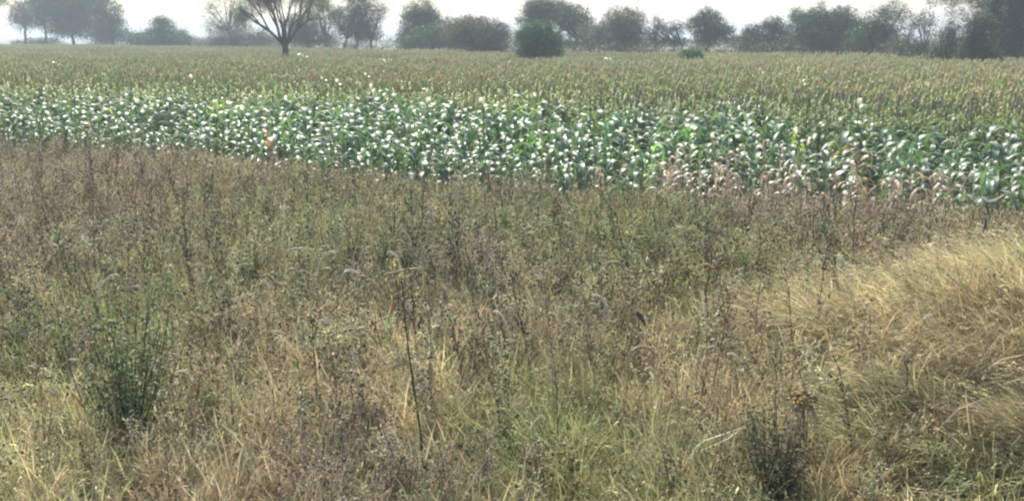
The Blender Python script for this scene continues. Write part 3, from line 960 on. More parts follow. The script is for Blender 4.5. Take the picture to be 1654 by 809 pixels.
G = [grass_tuft(i, 30, .34 + .04 * (i % 4), .0046, .5 + .15 * (i % 3)) for i in range(8)]
pts = foreground_points(21000)
n = len(pts)
scatter("grass_cover", G, np.stack([pts[:, 0], pts[:, 1], ground_z(pts[:, 0], pts[:, 1])], -1),
        np.stack([rng.normal(0, .15, n), rng.normal(0, .15, n), rng.uniform(0, 6.28, n)], -1),
        rng.uniform(.6, 1.3, n) * (1.0 + .012 * pts[:, 1]), field_tint(pts[:, 0], pts[:, 1]), rng.integers(0, 8, n),
        "mixed straw and green grass tufts covering the ground in front of the maize", "grass")

# --- mixed weeds, thinner on the bank and in the green hollow
tintw = (1, 1, 1)
WB = []
for i in range(5): WB.append(weed_bush(800 + i, .75, 16, 3, .048, (.75, .7, .62), (1, 1.02, .95), (.35, .3, .27), .8).mesh("weed", M_WEED))
for i in range(4): WB.append(weed_bush(820 + i, .85, 20, 2, .03, (.85, .78, .7), (1.1, 1.02, .95), (1.35, 1.24, 1.05), .9, .8).mesh("weed", M_WEED))
for i in range(3): WB.append(weed_bush(840 + i, .55, 16, 7, .05, (.75, .8, .6), (.9, 1.08, .85), (.6, .6, .4), .1).mesh("weed", M_WEED))
pts = foreground_points(6600)
c1 = at(870, 680, .2); c2 = at(1000, 770, .1)
dn = 1 - .8 * mound_w(pts[:, 0], pts[:, 1]) - .65 * np.exp(-((pts[:, 0] - c1.x) / .9) ** 2 - ((pts[:, 1] - c1.y) / 1.0) ** 2) - .6 * np.exp(-((pts[:, 0] - c2.x) / 1.2) ** 2 - ((pts[:, 1] - c2.y) / .8) ** 2)
pts = pts[rng.random(len(pts)) < dn * (.72 + .35 * wob(pts[:, 0], pts[:, 1], .9, 5.))]
n = len(pts)
ti = np.clip(field_tint(pts[:, 0], pts[:, 1], .14), 0, .46)
ti = ti.mean(1, keepdims=True) + (ti - ti.mean(1, keepdims=True)) * .82
ti = ti * np.array([1.17, 1.15, 1.06])
greenish = ti[:, 1] > ti[:, 0] * .98
idx = np.where(greenish, rng.choice([0, 1, 2, 3, 4, 9, 10, 11], n), rng.integers(0, 10, n))
hs_ = .62 + .32 * np.clip((pts[:, 1] - 6) / 6, 0, 1)
scatter("weed_thicket", WB, np.stack([pts[:, 0], pts[:, 1], ground_z(pts[:, 0], pts[:, 1])], -1),
        np.stack([rng.normal(0, .12, n), rng.normal(0, .12, n), rng.uniform(0, 6.28, n)], -1),
        rng.uniform(.65, 1.3, n) * hs_ * np.clip(.55 + .35 * (crop_edge(pts[:, 0]) - pts[:, 1]), .55, 1), ti, idx, "tangled half-dry weeds with small leaves and seeds filling the foreground", "weeds")

# --- long straw lying over the bank on the right
DS = [grass_tuft(60 + i, 40, .86, .0045, .9, (-1.0, -.35, 0), .5) for i in range(5)] + [grass_tuft(70 + i, 40, .85, .0048, .9, (.5, -.8, 0), .5) for i in range(3)]
m_ = 11000
x = rng.uniform(1.2, 8.5, m_); y = rng.uniform(6.6, 12.2, m_)
k_ = rng.random(m_) < np.clip(ground_z(x, y) / .30 - .12, 0, 1) * np.clip(.75 + .8 * wob(x, y, 1.6, 3.), .12, 1)
x, y = x[k_], y[k_]; n = len(x)
t_ = field_tint(x, y, .3) * (1.0 + .4 * wob(x, y, 2.3, 7.))[:, None]
scatter("straw_bank", DS, np.stack([x, y, ground_z(x, y)], -1), np.stack([rng.normal(0, .2, n), rng.normal(0, .2, n), rng.normal(0, .3, n) + .5 * wob(x, y, .7, 1.)], -1),
        rng.uniform(.7, 1.25, n), t_, np.where(wob(x, y, .8, 6.) > -.25, rng.integers(0, 5, n), rng.integers(5, 8, n)), "long bleached straw combed sideways over the bank on the right", "grass")


# --- withered straw hanging over the hollow
DD = [grass_tuft(90 + i, 40, .8, .006, .7, (-.3, -.9, 0), .8) for i in range(3)]
hp = []
for _ in range(260):
    q = at(float(rng.uniform(1320, 1440)), float(rng.uniform(730, 840)), .2)
    hp.append((q.x, q.y))
hp = np.array(hp); n = len(hp)
scatter("drooping_straw", DD, np.stack([hp[:, 0], hp[:, 1], ground_z(hp[:, 0], hp[:, 1])], -1), np.stack([rng.normal(0, .12, n), rng.normal(0, .12, n), rng.normal(0, .4, n)], -1),
        rng.uniform(.5, .8, n), np.array([.38, .34, .24]) * rng.normal(1, .2, (n, 1)), rng.integers(0, 3, n), "withered greyish straw hanging forward right of the dark hollow", "grass")


# ------------------------------------------------------------------ individual weeds
def weed_obj(name, loc, parts, label, cat, group=None, rz=0., sc=1.0, lean=(0, 0)):
    e = bpy.data.objects.new(name, None); COL.objects.link(e)
    e.empty_display_size = .1
    e.location = loc; e.rotation_euler = (lean[0], lean[1], rz); e.scale = (sc,) * 3
    tag(e, label, cat, group)
    for nm, me in parts:
        o = link(nm, me, e)
        if nm in ("leaves", "seed_heads", "twigs"): o["kind"] = "stuff"
    return e


def stalk_kind(seed, H, stemc, podc, leafc, nleaf, npod, podr, lean=.1, nb=9):
    r = random.Random(seed)
    st, pd, lf = MB(), MB(), MB()
    pts_ = [Vector((0, 0, -.03))]
    d = Vector((r.uniform(-lean, lean), r.uniform(-lean, lean), 1)).normalized()
    for i in range(6):
        pts_.append(pts_[-1] + d * H / 6); d = (d + v3(r, .07)).normalized()
    st.tube(pts_, [.007, .0065, .006, .005, .0042, .0032, .002], stemc, 4)
    for i in range(nb):
        t = r.uniform(.35, .98) * 6; j = min(5, int(t)); p = pts_[j].lerp(pts_[j + 1], t - j)
        a = r.uniform(0, 6.28); l = H * r.uniform(.08, .2)
        dd = Vector((math.cos(a) * .55, math.sin(a) * .55, .9)).normalized()
        e = p + dd * l
        st.tube([p, p + dd * l * .5 + Vector((0, 0, .01)), e], [.0035, .0028, .0015], stemc, 3)
        for q in range(npod):
            pp = p.lerp(e, r.uniform(.3, 1))
            pd.blob(pp + v3(r, .008), podr * r.uniform(.7, 1.3), tuple(c * r.uniform(.7, 1.3) for c in podc), 1.5)
        for q in range(nleaf):
            v = r.uniform(.7, 1.4)
            lf.leaf(p.lerp(e, r.random()), v3(r).normalized(), (v3(r, .7) + Vector((0, 0, 1))).normalized(), r.uniform(.025, .055), .018, tuple(c * v for c in leafc))
    for q in range(npod * 2):
        t = r.uniform(3.2, 6); j = min(5, int(t))
        pd.blob(pts_[j].lerp(pts_[j + 1], t - j) + v3(r, .01), podr * r.uniform(.8, 1.4), podc, 1.5)
    return [("stem", st.mesh("weed_stem", M_DRY))] + ([("seed_heads", pd.mesh("weed_seeds", M_DRY))] if npod else []) + ([("leaves", lf.mesh("weed_leaves", M_LEAF))] if nleaf else [])


KINDS = {
    'dark': ([stalk_kind(900 + i, 1.1, (.15, .115, .085), (.09, .07, .055), (.10, .13, .05), 2, 3, .010) for i in range(6)],
             "dark dry weed with blackish seeds"),
    'brown': ([stalk_kind(920 + i, 1.0, (.20, .12, .085), (.26, .17, .12), (.25, .19, .10), 3, 4, .008) for i in range(6)],
              "reddish-brown weed with brown seeds"),
    'green': ([stalk_kind(940 + i, .95, (.11, .13, .06), (.2, .2, .1), (.11, .19, .06), 8, 1, .008) for i in range(6)],
              "thin green weed with small leaves"),
    'pale': ([stalk_kind(960 + i, .9, (.38, .32, .22), (.5, .46, .38), (.4, .35, .2), 1, 4, .0075) for i in range(5)],
             "pale straw weed with whitish seeds")}
zones = [("among the brown growth at the left edge", lambda px, py: px < 250 and py < 480), ("just below the maize, left of the middle", lambda px, py: px < 830 and py < 400),
         ("just below the maize, right of the middle", lambda px, py: py < 400), ("in the lower left of the field", lambda px, py: px < 430),
         ("in the tangle around the centre", lambda px, py: px < 1100 and py < 600), ("in the lower middle foreground", lambda px, py: px < 1100), ("around the straw bank on the right", lambda px, py: True)]


def zone(px, py):
    for nm, f in zones:
        if f(px, py): return nm


cand = foreground_points(2600)
cnt = 0
for (x, y) in cand:
    if cnt >= 285: break
    z = float(ground_z(x, y))
    if abs(x) > .46 * y or y < 7.6: continue
    if z > .35 and rng.random() < .85: continue
    px = 827 + x / y * F
    if 110 < px < 310 and y < 12: continue
    py = 60 + (CAM_Z - z - .5) / y * F * 1.03
    if 760 < px < 960 and py > 610 and rng.random() < .8: continue
    if 960 < px < 1150 and py > 660 and rng.random() < .8: continue
    q = rng.random()
    if px < 400 and py < 450: kd = 'brown' if q < .5 else 'dark' if q < .75 else 'pale'
    elif 950 < px < 1150 and py < 480: kd = 'green' if q < .6 else 'dark'
    else: kd = 'dark' if q < .42 else 'green' if q < .62 else 'brown' if q < .85 else 'pale'
    vs, lb = KINDS[kd]
    zn = zone(px, py)
    weed_obj("weed_stalk", (x, y, z), vs[int(rng.integers(0, len(vs)))], f"{['short', 'tall'][int(y > 12)]} {lb} {zn}", "weed", f"{kd} weeds {zn}", rng.uniform(0, 6.28), rng.uniform(.75, 1.22) * (.8 if y < 9 else 1),
             (rng.normal(0, .09), rng.normal(0, .09)))
    cnt += 1


# green shrub on the left with a dark leaning stem
def bushy(name, px, py_base, H, Wd, nstem, leafn, leafl, cols, label, cat, seed, stemc=(.09, .08, .05), top_light=True):
    r = random.Random(seed)
    g = ground_at(px, py_base)
    e = bpy.data.objects.new(name, None); COL.objects.link(e); e.location = g; tag(e, label, cat)
    st, lf = MB(), MB()
    for i in range(nstem):
        a = r.uniform(0, 6.28); rr_ = Wd * .5 * math.sqrt(r.random())
        hh = H * r.uniform(.55, 1.0) * (1 - .25 * rr_ / Wd)
        tip = Vector((math.cos(a) * rr_, math.sin(a) * rr_, hh)); mid = tip * .5 + v3(r, .04)
        st.tube([Vector((0, 0, -.03)), mid, tip], [.007, .005, .002], stemc, 4)
        for k2 in range(leafn):
            t = r.uniform(.18, 1.0)
            p = Vector((0, 0, 0)).lerp(mid, t * 2) if t < .5 else mid.lerp(tip, t * 2 - 1)
            p = p + v3(r, .075) * (1.25 - .5 * t)
            c = r.choice(cols); v = r.uniform(.7, 1.35)
            lf.leaf(p, v3(r).normalized(), (v3(r, .8) + Vector((0, 0, 1))).normalized(), leafl * r.uniform(.5, 1.3), leafl * .5, tuple(q * v for q in c))
    link("stems", st.mesh(name + "_stems", M_DRY), e)
    o = link("foliage", lf.mesh(name + "_foliage", M_LEAF), e); o["kind"] = "stuff"
    return e


bushy("green_shrub", 215, 745, 1.5, 1.15, 32, 70, .05, [(.13, .18, .095), (.19, .24, .12), (.10, .14, .075)],
      "bushy green shrub with small leaves and a dense dark base in the left foreground", "shrub", 31)
bushy("leafy_weed", 165, 600, .95, .6, 10, 40, .05, [(.16, .24, .07), (.2, .28, .09)], "loose yellow-green leafy weed just behind the green shrub on the left", "weed", 32)
bushy("leafy_weed", 1250, 850, .9, .55, 34, 46, .04, [(.10, .10, .06), (.13, .12, .075), (.07, .075, .045)],  # added clump, its dark leaf colours stand in for the hollow's shadow
      "low weed clump coloured dark to stand in for shade in the bottom hollow, right of centre", "weed", 33)
bushy("leafy_weed", 995, 655, .6, .3, 7, 34, .045, [(.10, .16, .10), (.13, .19, .12)], "bluish-green leafy weed beside the green grass patch in the centre right", "weed", 34)
bushy("leafy_weed", 505, 560, .95, .4, 7, 34, .045, [(.10, .16, .06), (.08, .13, .05)], "upright dark green leafy weed left of the centre", "weed", 35)
bushy("leafy_weed", 1255, 500, .75, .45, 7, 30, .045, [(.11, .18, .06), (.08, .13, .05)], "dark green leafy weed at the left foot of the straw bank", "weed", 36)
bushy("leafy_weed", 1645, 640, .36, .3, 6, 26, .04, [(.36, .38, .10), (.28, .32, .09)], "small yellow-green weed at the right edge of the straw bank", "weed", 37)
bushy("leafy_weed", 575, 520, .7, .3, 7, 26, .04, [(.12, .14, .10), (.15, .16, .12)], "grey-green upright weed under the white bent leaf", "weed", 38)
bushy("leafy_weed", 845, 770, .45, .55, 14, 40, .05, [(.14, .20, .09), (.17, .22, .10)], "lush green low weed in the middle of the green patch", "weed", 39)
bushy("leafy_weed", 1060, 450, 1.0, .8, 16, 40, .045, [(.16, .21, .10), (.13, .17, .08)], "tall soft green weed standing right of the centre below the maize", "weed", 40)


def stalk_path(name, pts_, r0, col, label, cat, extra=None, mat=None):
    """one stalk through real points; pts_ are (px, py, distance)"""
    P_ = [Vector((X(px, d), d, height_for(py, d))) for px, py, d in pts_]
    e = bpy.data.objects.new(name, None); COL.objects.link(e)
    b = P_[0]; e.location = (b.x, b.y, float(ground_z(b.x, b.y)))
    o0 = Vector(e.location)
    L = [p - o0 for p in P_]
    mb = MB()
    m_ = []
    for i in range(len(L) - 1):
        for q in range(3): m_.append(L[i].lerp(L[i + 1], q / 3) + (v3(random, r0 * .5) if q else Vector()))
    m_.append(L[-1])
    if L[0].z > .02: m_ = [Vector((L[0].x, L[0].y, -.05))] + m_
    n_ = len(m_)
    mb.tube(m_, [r0 * (1 - .65 * i / n_) for i in range(n_)], col, 5)
    link("stem", mb.mesh(name + "_stem", mat or M_DRY), e)
    for nm, b_, mt in (extra(L) if extra else []):
        o_ = link(nm, b_.mesh(name + "_" + nm, mt), e)
        if "cluster" in nm: o_["kind"] = "stuff"
    tag(e, label, cat)
    return e


def fuzzy(mb, P_, r, col, n=150):
    """foxtail: a core with bristles"""
    mb.tube(P_, [r * .3] + [r * U(.35, .65) for _ in P_[2:]] + [r * .15], tuple(c * .8 for c in col), 5)
    m = len(P_) - 1
    for _ in range(n):
        t = random.random() * m; j = min(m - 1, int(t)); p = P_[j].lerp(P_[j + 1], t - j)
        d = (P_[j + 1] - P_[j]).normalized()
        q = (v3(random).normalized() + d * .7).normalized()
        v = U(.8, 1.3)
        mb.ribbon([p, p + q * r * U(1, 2.1)], [.0016, .0006], v3(random).normalized(), tuple(c * v for c in col))


def foxtail(px, py, d, dx, label, col=(.5, .44, .31), size=.14, drop=.5, r=.008):
    if py < 560: d -= .8
    r *= 1.25
    """stem rises from the ground, head arches over sideways and hangs"""
    top = Vector((X(px, d), d, height_for(py, d)))
    g = float(ground_z(top.x, top.y))
    e = bpy.data.objects.new("foxtail_plant", None); COL.objects.link(e); 
    b = Vector((top.x - dx * .12 / abs(dx), d + .05, g)); e.location = b
    t = top - b
    s_ = 1 if dx > 0 else -1
    mb = MB(); st0 = t + Vector((-s_ * size * .45, 0, -.03))
    mb.tube([Vector((0, 0, -.03)), st0 * .5 + Vector((-.01 * s_, 0, 0)), st0], [.0035, .003, .002], tuple(c * .6 for c in col), 3)
    link("stem", mb.mesh("foxtail_stem", M_STRAW), e)
    mb = MB()
    P_ = []
    for i in range(7):
        q = i / 6
        P_.append(st0 + Vector((s_ * size * q, 0, .03 * math.sin(q * 3.1) - drop * size * q * q)))
    fuzzy(mb, P_, r, col)
    link("seed_head", mb.mesh("foxtail_head", M_STRAW), e)
    tag(e, label, "foxtail", None)


foxtail(485, 400, 12.5, 1, "pale foxtail seed head lying level, upper left of the centre", size=.3, drop=.1, r=.012)
foxtail(430, 385, 13, -1, "short pale foxtail head hooked over to the left, left of the level one", size=.16, drop=.8, r=.012)
foxtail(474, 432, 12, 1, "pale foxtail head drooping just below the level one", size=.17, drop=.4, r=.012)
foxtail(602, 512, 10.8, 1, "dark foxtail head hanging straight down left of the tall dark stalk", (.13, .10, .06), .14, 2.6, .009)
foxtail(655, 437, 11, 1, "long orange-brown grass head bent level above the tall dark stalk", (.42, .31, .16), .34, -.15, .011)
foxtail(445, 532, 10.2, 1, "straw-coloured foxtail head arching right in the pinkish growth", size=.22, drop=.5, r=.009)
foxtail(325, 583, 9.6, 1, "small beige foxtail arch right of the green shrub", size=.17, drop=.7)
foxtail(425, 718, 8.2, 1, "long pale arching grass head low in the left foreground", size=.42, drop=.1)
foxtail(1398, 470, 11.5, 1, "long whitish arching grass head at the near-left rim of the straw bank", size=.5, drop=.15, r=.009)
foxtail(20, 722, 8.1, 1, "drooping grass head at the far left edge low down", size=.2, drop=.9)
foxtail(690, 648, 8.7, 1, "short pale brown foxtail head leaning off the tall dark stalk", (.42, .35, .22), .13, .5, .011)
foxtail(1610, 520, 10.6, 1, "pale reed head lying along the middle of the straw bank", size=.5, drop=.2)
foxtail(520, 515, 10.6, 1, "grey-white fluffy seed head left of centre", (.6, .57, .5), .14, .4, .014)


FT = []
for i in range(8):
    r_ = random.Random(1200 + i); H = r_.uniform(.65, .95)
    st, hd = MB(), MB()
    tp = Vector((r_.uniform(.02, .1), r_.uniform(-.05, .05), H))
    st.tube([Vector((0, 0, -.03)), tp * .5 + Vector((-.015, 0, 0)), tp], [.0035, .003, .002], (.34, .29, .18), 3)
    sz = r_.uniform(.10, .2); dr = r_.uniform(.2, 1.5)
    fuzzy(hd, [tp + Vector((sz * q / 6, 0, .03 * math.sin(q / 6 * 3.1) - dr * sz * (q / 6) ** 2)) for q in range(7)], r_.uniform(.011, .017),
          r_.choice(((.68, .60, .43), (.56, .47, .31), (.68, .62, .48), (.44, .34, .22))), 120)
    FT.append([("stem", st.mesh("foxtail_stem", M_STRAW)), ("seed_head", hd.mesh("foxtail_head", M_STRAW))])
cnt = 0
for (x, y) in foreground_points(1500, 7.6):
    if cnt >= 130: break
    z = float(ground_z(x, y)); px = 827 + x / y * F
    if abs(x) > .46 * y or y > 15 or z > .5 or (px > 980 and rng.random() < .75): continue
    py = 60 + (CAM_Z - z - .5) / y * F * 1.03
    i = int(rng.integers(0, 8)); big = rng.uniform(.85, 1.3)
    weed_obj("foxtail_plant", (x, y, z), FT[i], f"{'tall' if big > 1.07 else 'short'} foxtail with curved dry head {zone(px, py)}",
             "foxtail", f"foxtail plants {zone(px, py)}", rng.uniform(-.8, .8) + (math.pi if rng.random() < .4 else 0), big, (rng.normal(0, .08), rng.normal(0, .08)))
    cnt += 1


def curled_leaf(mb, P_, wd, col):
    n_ = len(P_)
    side = Vector((.25, .6, .75)).normalized()
    mb.ribbon(P_, [wd * (.35 + .65 * math.sin(math.pi * min(1, (i + .6) / n_))) for i in range(n_)], side, col)


def leaf_through(L, pts_local, wd, col, mat=None):
    mb = MB(); curled_leaf(mb, pts_local, wd, col)
    return [("leaf", mb, mat or M_STRAW)]


def px_off(pxs, d, o0):
    return [Vector((X(px, d), d, height_for(py, d))) - o0 for px, py in pxs]


def tall_stalk_extra(L):
    o = []
    top = L[-1]
    mb = MB(); a = L[2]
    curled_leaf(mb, [a, a + Vector((-.05, -.03, .035)), a + Vector((-.09, -.01, .01)), a + Vector((-.13, -.05, -.01)), a + Vector((-.16, -.02, -.05))], .026, (.30, .24, .11))
    curled_leaf(mb, [a, a + Vector((-.06, .03, .01)), a + Vector((-.12, .05, .03)), a + Vector((-.17, .02, .0))], .016, (.34, .27, .13))
    o.append(("leaf", mb, M_STRAW))
    mb = MB()
    for q in range(34):
        t = random.random(); p = L[3].lerp(top, t)
        mb.blob(p + v3(random, .03), .009, (.20, .15, .11), 1.4)
    o.append(("seed_cluster", mb, M_DRY))
    return o


stalk_path("tall_stalk", [(679, 775, 7.8), (672, 680, 7.85), (660, 590, 7.9), (652, 520, 7.95), (648, 455, 8.0)], .0095, (.055, .035, .02),
           "tall single dark brown stalk with one withered leaf rising left of centre at the bottom", "weed", tall_stalk_extra)
stalk_path("leaning_stalk", [(190, 640, 8.6), (165, 560, 8.7), (145, 480, 8.8), (128, 430, 8.9)], .010, (.09, .07, .055),
           "dark woody stalk leaning left out of the green shrub", "weed")
stalk_path("dark_stalk", [(125, 690, 8.3), (100, 600, 8.6), (88, 530, 8.8), (80, 480, 8.9)], .008, (.10, .07, .05), "crooked brown stalk left of the green shrub", "weed")
stalk_path("dark_stalk", [(30, 655, 9), (45, 590, 9.1), (52, 520, 9.2)], .007, (.10, .07, .05), "short dark stalk near the left edge, leaning right", "weed")
stalk_path("dark_stalk", [(822, 606, 9.6), (812, 540, 9.8), (803, 470, 10)], .0075, (.08, .065, .04), "dark straight stalk in the middle of the picture", "weed")
stalk_path("thin_stalk", [(912, 780, 7.8), (903, 700, 7.9), (898, 600, 8.1), (880, 470, 8.5), (876, 360, 8.8)], .005, (.11, .10, .05), "thin green-brown stalk rising through the green patch", "weed")
stalk_path("dark_stalk", [(720, 640, 9), (695, 560, 9.4), (688, 500, 9.6)], .006, (.12, .10, .06), "slim olive stalk just right of the tall dark one", "weed")
stalk_path("woody_weed", [(1150, 530, 11), (1142, 470, 11.1), (1150, 420, 11.2), (1140, 350, 11.4)], .011, (.07, .055, .05), "dark knotty woody weed stem right of the tall green weed", "weed",
           lambda L: [("twigs", merge([(t_mb, Matrix.Identity(4)) for t_mb in [twigs(L)]]), M_DRY)])if False else None


def twigs_of(L, n_=12, ln=.16, col=(.08, .06, .05), pods=True):
    mb = MB()
    for _ in range(n_):
        t = random.uniform(.9, len(L) - 1.01); j = int(t); p = L[j].lerp(L[j + 1], t - j)
        a = U(0, 6.28); d = Vector((math.cos(a), math.sin(a), U(.4, 1.2))).normalized(); e = p + d * ln * U(.5, 1.2)
        mb.tube([p, p.lerp(e, .5) + v3(random, .01), e], [.004, .003, .0015], col, 3)
        if pods:
            for q in range(3): mb.blob(e + v3(random, .015), U(.006, .012), tuple(c * U(.8, 2.2) for c in col), 1.3)
    return mb


stalk_path("woody_weed", [(1150, 530, 11), (1142, 470, 11.1), (1150, 420, 11.2), (1140, 350, 11.4)], .011, (.07, .055, .05),
           "dark knotty woody weed right of the tall soft green weed", "weed", lambda L: [("twig_cluster", twigs_of(L, 22, .18), M_DRY)])
stalk_path("woody_weed", [(1592, 418, 13.6), (1585, 375, 13.6), (1590, 345, 13.6), (1588, 325, 13.6)], .02, (.05, .045, .045),
           "thick dark stump-like stem with pale broad leaves at its top, far right below the maize", "weed",
           lambda L: [("leaf", (lambda mb: (curled_leaf(mb, [L[-1], L[-1] + Vector((-.07, 0, .05)), L[-1] + Vector((-.16, 0, .0))], .022, (.55, .52, .38)),
                                            curled_leaf(mb, [L[-1], L[-1] + Vector((.1, 0, .02)), L[-1] + Vector((.2, 0, .08))], .022, (.6, .56, .42)), mb)[-1])(MB()), M_STRAW),
                      ("twig_cluster", twigs_of(L, 8, .2), M_DRY)])
stalk_path("dark_stalk", [(1312, 372, 14), (1311, 330, 14), (1316, 285, 14.2)], .008, (.07, .06, .05), "upright dark stalk crossing the dried maize on the right", "weed", lambda L: [("twig_cluster", twigs_of(L, 8, .1), M_DRY)])
stalk_path("dark_stalk", [(1378, 400, 13), (1376, 350, 13.1), (1380, 300, 13.2)], .009, (.10, .065, .045), "brown seedy stalk between the straw bank and the rust-coloured maize", "weed", lambda L: [("twig_cluster", twigs_of(L, 22, .12, (.2, .12, .08)), M_DRY)])
stalk_path("thin_stalk", [(1319, 640, 7.6), (1300, 598, 7.6), (1272, 562, 7.6)], .004, (.12, .09, .05), "thin bare twig leaning left above the orange-black seed cluster", "weed")
stalk_path("thin_stalk", [(1264, 640, 7.6), (1263, 600, 7.6), (1272, 566, 7.6)], .004, (.16, .10, .06), "short upright twig left of the orange-black seed cluster", "weed")
stalk_path("pale_reed", [(1296, 815, 7.0), (1293, 760, 7.0), (1300, 725, 7.05), (1312, 690, 7.1)], .011, (.45, .42, .31), "pale grey reed stem standing beside the dark hollow at the bottom", "grass", mat=M_STRAW)
stalk_path("pale_reed", [(1336, 405, 13.4), (1340, 380, 13.4), (1342, 355, 13.4)], .014, (.5, .42, .27), "pale broken reed standing below the dried maize", "grass", mat=M_STRAW)
stalk_path("red_stalk", [(1024, 590, 9.6), (1022, 545, 9.7), (1030, 505, 9.8)], .006, (.28, .09, .06), "short red-stemmed weed right of the centre", "weed",
           lambda L: [("leaf", (lambda mb: (curled_leaf(mb, [L[-1], L[-1] + Vector((.05, 0, -.05)), L[-1] + Vector((.09, 0, -.12))], .03, (.05, .06, .04)), mb)[-1])(MB()), M_DRY)])
stalk_path("thin_stalk", [(1650, 720, 7.8), (1646, 620, 7.9), (1615, 590, 8.0)], .005, (.10, .085, .06), "dark thin stem at the right edge bending left", "weed")
stalk_path("dark_stalk", [(305, 470, 12), (300, 380, 12.2), (302, 300, 12.6)], .0075, (.10, .09, .05), "tall seedy green-brown stalk on the left below the maize", "weed", lambda L: [("twig_cluster", twigs_of(L, 26, .1, (.12, .1, .06)), M_DRY)])
stalk_path("dark_stalk", [(152, 400, 13), (155, 340, 13.2), (158, 250, 13.6)], .007, (.13, .09, .07), "tall slender brown stalk in the brown growth on the left", "weed", lambda L: [("twig_cluster", twigs_of(L, 22, .1, (.14, .1, .08)), M_DRY)])


def pod_weed():
    d = 7.9
    o0 = Vector((X(765, d), d, float(ground_z(X(765, d), d))))
    e = bpy.data.objects.new("pod_weed", None); COL.objects.link(e); e.location = o0
    tag(e, "pair of dark curled pods low down, right of the tall dark stalk", "weed")
    a = px_off([(770, 760), (766, 745), (755, 735), (742, 722), (735, 716)], d, o0)
    b = px_off([(742, 722), (752, 727), (762, 728), (772, 722)], d, o0)
    st = MB(); st.tube([Vector((0, 0, -.03)), a[0]], [.005, .004], (.12, .09, .05), 4); link("stem", st.mesh("pod_stem", M_DRY), e)
    for q in (a, b):
        mb = MB(); mb.tube(q, [.006] + [.011] * (len(q) - 2) + [.004], (.05, .035, .02), 6); link("pod", mb.mesh("pod", M_DRY), e)


pod_weed()


def pale_leaf_thing(name, path, d, wd, col, label, tube=False):
    """a bleached leaf or curl held on a thin stem"""
    p0 = path[0]
    gx = X(p0[0], d)
    o0 = Vector((gx, d, float(ground_z(gx, d))))
    e = bpy.data.objects.new(name, None); COL.objects.link(e); e.location = o0; tag(e, label, "dry grass")
    q = px_off(path, d, o0)
    st = MB(); st.tube([Vector((0, 0.02, -.03)), q[0] * .5 + v3(random, .01), q[0]], [.003, .003, .002], (.3, .25, .15), 3); link("stem", st.mesh("thin_stem", M_STRAW), e)
    mb = MB()
    if tube: mb.tube(q, [wd] * (len(q) - 1) + [wd * .4], col, 5)
    else: curled_leaf(mb, q, wd, col)
    link("leaf", mb.mesh("bleached_leaf", M_STRAW), e)


W_ = (.6, .57, .46)
pale_leaf_thing("curled_leaf", [(922, 492), (930, 496), (938, 490), (943, 478), (938, 466), (928, 462)], 9.6, .008, W_, "white curled hook-shaped dry leaf near the centre of the picture", True)
pale_leaf_thing("curled_leaf", [(549, 450), (556, 437), (566, 435), (580, 441)], 10.0, .018, W_, "white bent dry leaf left of the centre on top of a grey weed")
pale_leaf_thing("curled_leaf", [(850, 702), (855, 692), (862, 684), (872, 672)], 8.3, .012, W_, "small white dry sprig in the green patch")
pale_leaf_thing("bleached_blade", [(1128, 742), (1135, 724), (1150, 712), (1180, 702), (1213, 690)], 7.3, .009, (.85, .8, .58), "bright bleached grass blade arching left of the dark hollow", True)
pale_leaf_thing("bleached_blade", [(1213, 690), (1190, 708), (1160, 722), (1140, 728)], 7.35, .007, (.78, .73, .52), "second bleached blade lying under the bright arching one", True)
pale_leaf_thing("curled_leaf", [(570, 530), (574, 523), (580, 517)], 10.4, .02, (.68, .66, .4), "small creamy leaf beside the dark hanging foxtail")
pale_leaf_thing("bleached_blade", [(575, 790), (590, 782), (612, 788), (620, 800)], 7.3, .012, W_, "whitish tangled blade at the bottom edge left of the tall dark stalk", True)
pale_leaf_thing("bleached_blade", [(610, 770), (625, 758), (645, 752), (668, 762)], 7.6, .008, (.5, .46, .36), "grey arching blade touching the foot of the tall dark stalk", True)
pale_leaf_thing("bleached_blade", [(1335, 620), (1400, 600), (1480, 610), (1560, 640)], 8.0, .0055, (.58, .51, .36), "long pale straw stem arching over the lower face of the straw bank", True)
pale_leaf_thing("bleached_blade", [(225, 775), (235, 750), (250, 740)], 7.8, .012, W_, "whitish broken blade at the foot of the green shrub")


for i, (pa, lab) in enumerate([
    ([(1400, 560), (1460, 520), (1530, 500), (1600, 505)], "long pale straw stem bending right across the upper face of the straw bank"),
    ([(1430, 640), (1500, 628), (1570, 632), (1625, 650)], "pale straw stem lying nearly level low on the straw bank"),
    ([(1500, 470), (1550, 452), (1610, 455), (1650, 470)], "cream straw stem along the crest of the straw bank"),
    ([(1380, 520), (1430, 480), (1500, 462), (1560, 468)], "arched cream straw stem near the crest of the straw bank"),
    ([(1530, 700), (1570, 660), (1620, 640), (1652, 648)], "curved greyish straw stem at the lower right of the straw bank"),
    ([(1330, 700), (1360, 670), (1400, 660), (1450, 668)], "pale bent straw stem above the withered grass right of the hollow")]):
    d_ = ground_at(pa[0][0], pa[0][1]).y - .9
    pale_leaf_thing("bleached_blade", pa, max(7.4, d_), .0038, (.58, .51, .36), lab, True)


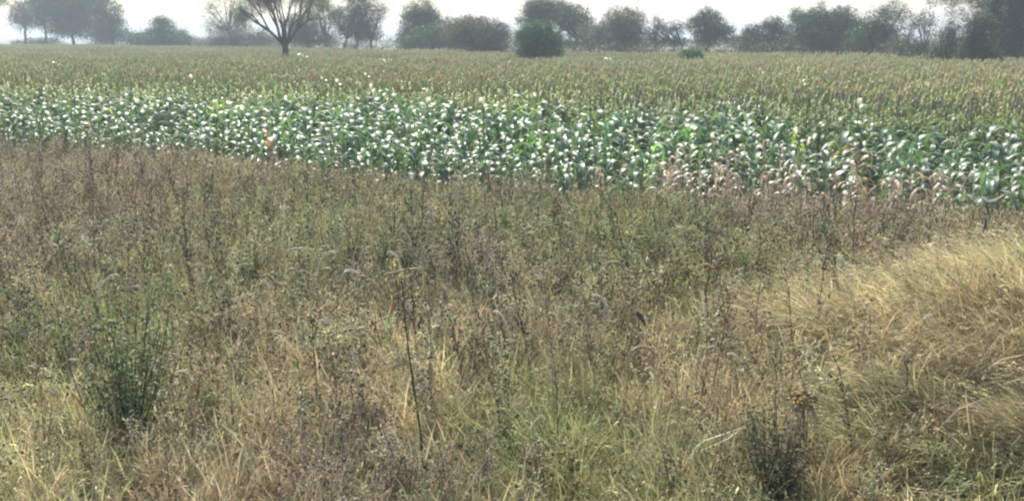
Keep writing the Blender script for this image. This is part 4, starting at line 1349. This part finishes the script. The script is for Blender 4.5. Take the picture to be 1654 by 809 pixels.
def mottled_head():
    d = 7.5
    o0 = Vector((X(1312, d), d, float(ground_z(X(1312, d), d))))
    e = bpy.data.objects.new("seed_cluster_weed", None); COL.objects.link(e); e.location = o0
    tag(e, "withered weed topped by a mottled orange and black seed cluster above the dark hollow", "weed")
    c = Vector((X(1310, d), d, height_for(645, d))) - o0
    st = MB(); st.tube([Vector((0, 0, -.03)), c * .5 + Vector((.02, 0, 0)), c], [.012, .01, .008], (.16, .11, .09), 5); link("stem", st.mesh("cluster_stem", M_DRY), e)
    mb = MB(); r = random.Random(5)
    for _ in range(90):
        v = v3(r); v.z *= .6
        mb.blob(c + v * .085, r.uniform(.008, .016), r.choice(((.42, .26, .05), (.5, .33, .08), (.02, .018, .015), (.03, .025, .02), (.3, .19, .06))))
    link("seed_cluster", mb.mesh("seed_cluster", M_DRY), e)["kind"] = "stuff"
    lf = MB()
    for _ in range(14):
        a = r.uniform(0, 6.28)
        p = c + Vector((0, 0, -.1 * r.random())); 
        curled_leaf(lf, [p, p + Vector((math.cos(a) * .07, math.sin(a) * .07, .0)), p + Vector((math.cos(a) * .12, math.sin(a) * .12, -.12)), p + Vector((math.cos(a) * .13, math.sin(a) * .13, -.28))], .014, (.28, .22, .15))
    link("withered_leaves", lf.mesh("withered_leaves", M_STRAW), e)["kind"] = "stuff"


mottled_head()

# ------------------------------------------------------------------ summer haze over the plain
if HAZE > 0:
    bpy.ops.mesh.primitive_cube_add(size=1, location=(0, 1050, 9.5))
    hz = bpy.context.object
    hz.name = "haze"
    hz.scale = (5400, 5400, 21)
    hz.location = (0, 1000, 9.3)
    hm = bpy.data.materials.new("haze"); hm.use_nodes = True
    N, K = hm.node_tree.nodes, hm.node_tree.links
    N.remove(N["Principled BSDF"])
    pv = N.new("ShaderNodeVolumePrincipled")
    pv.inputs["Color"].default_value = (.80, .91, 1.0, 1)
    pv.inputs["Density"].default_value = HAZE
    pv.inputs["Anisotropy"].default_value = 0.0
    K.new(pv.outputs[0], N["Material Output"].inputs["Volume"])
    hz.data.materials.append(hm)
    tag(hz, "pale haze hanging over the whole field", "haze", kind="stuff")
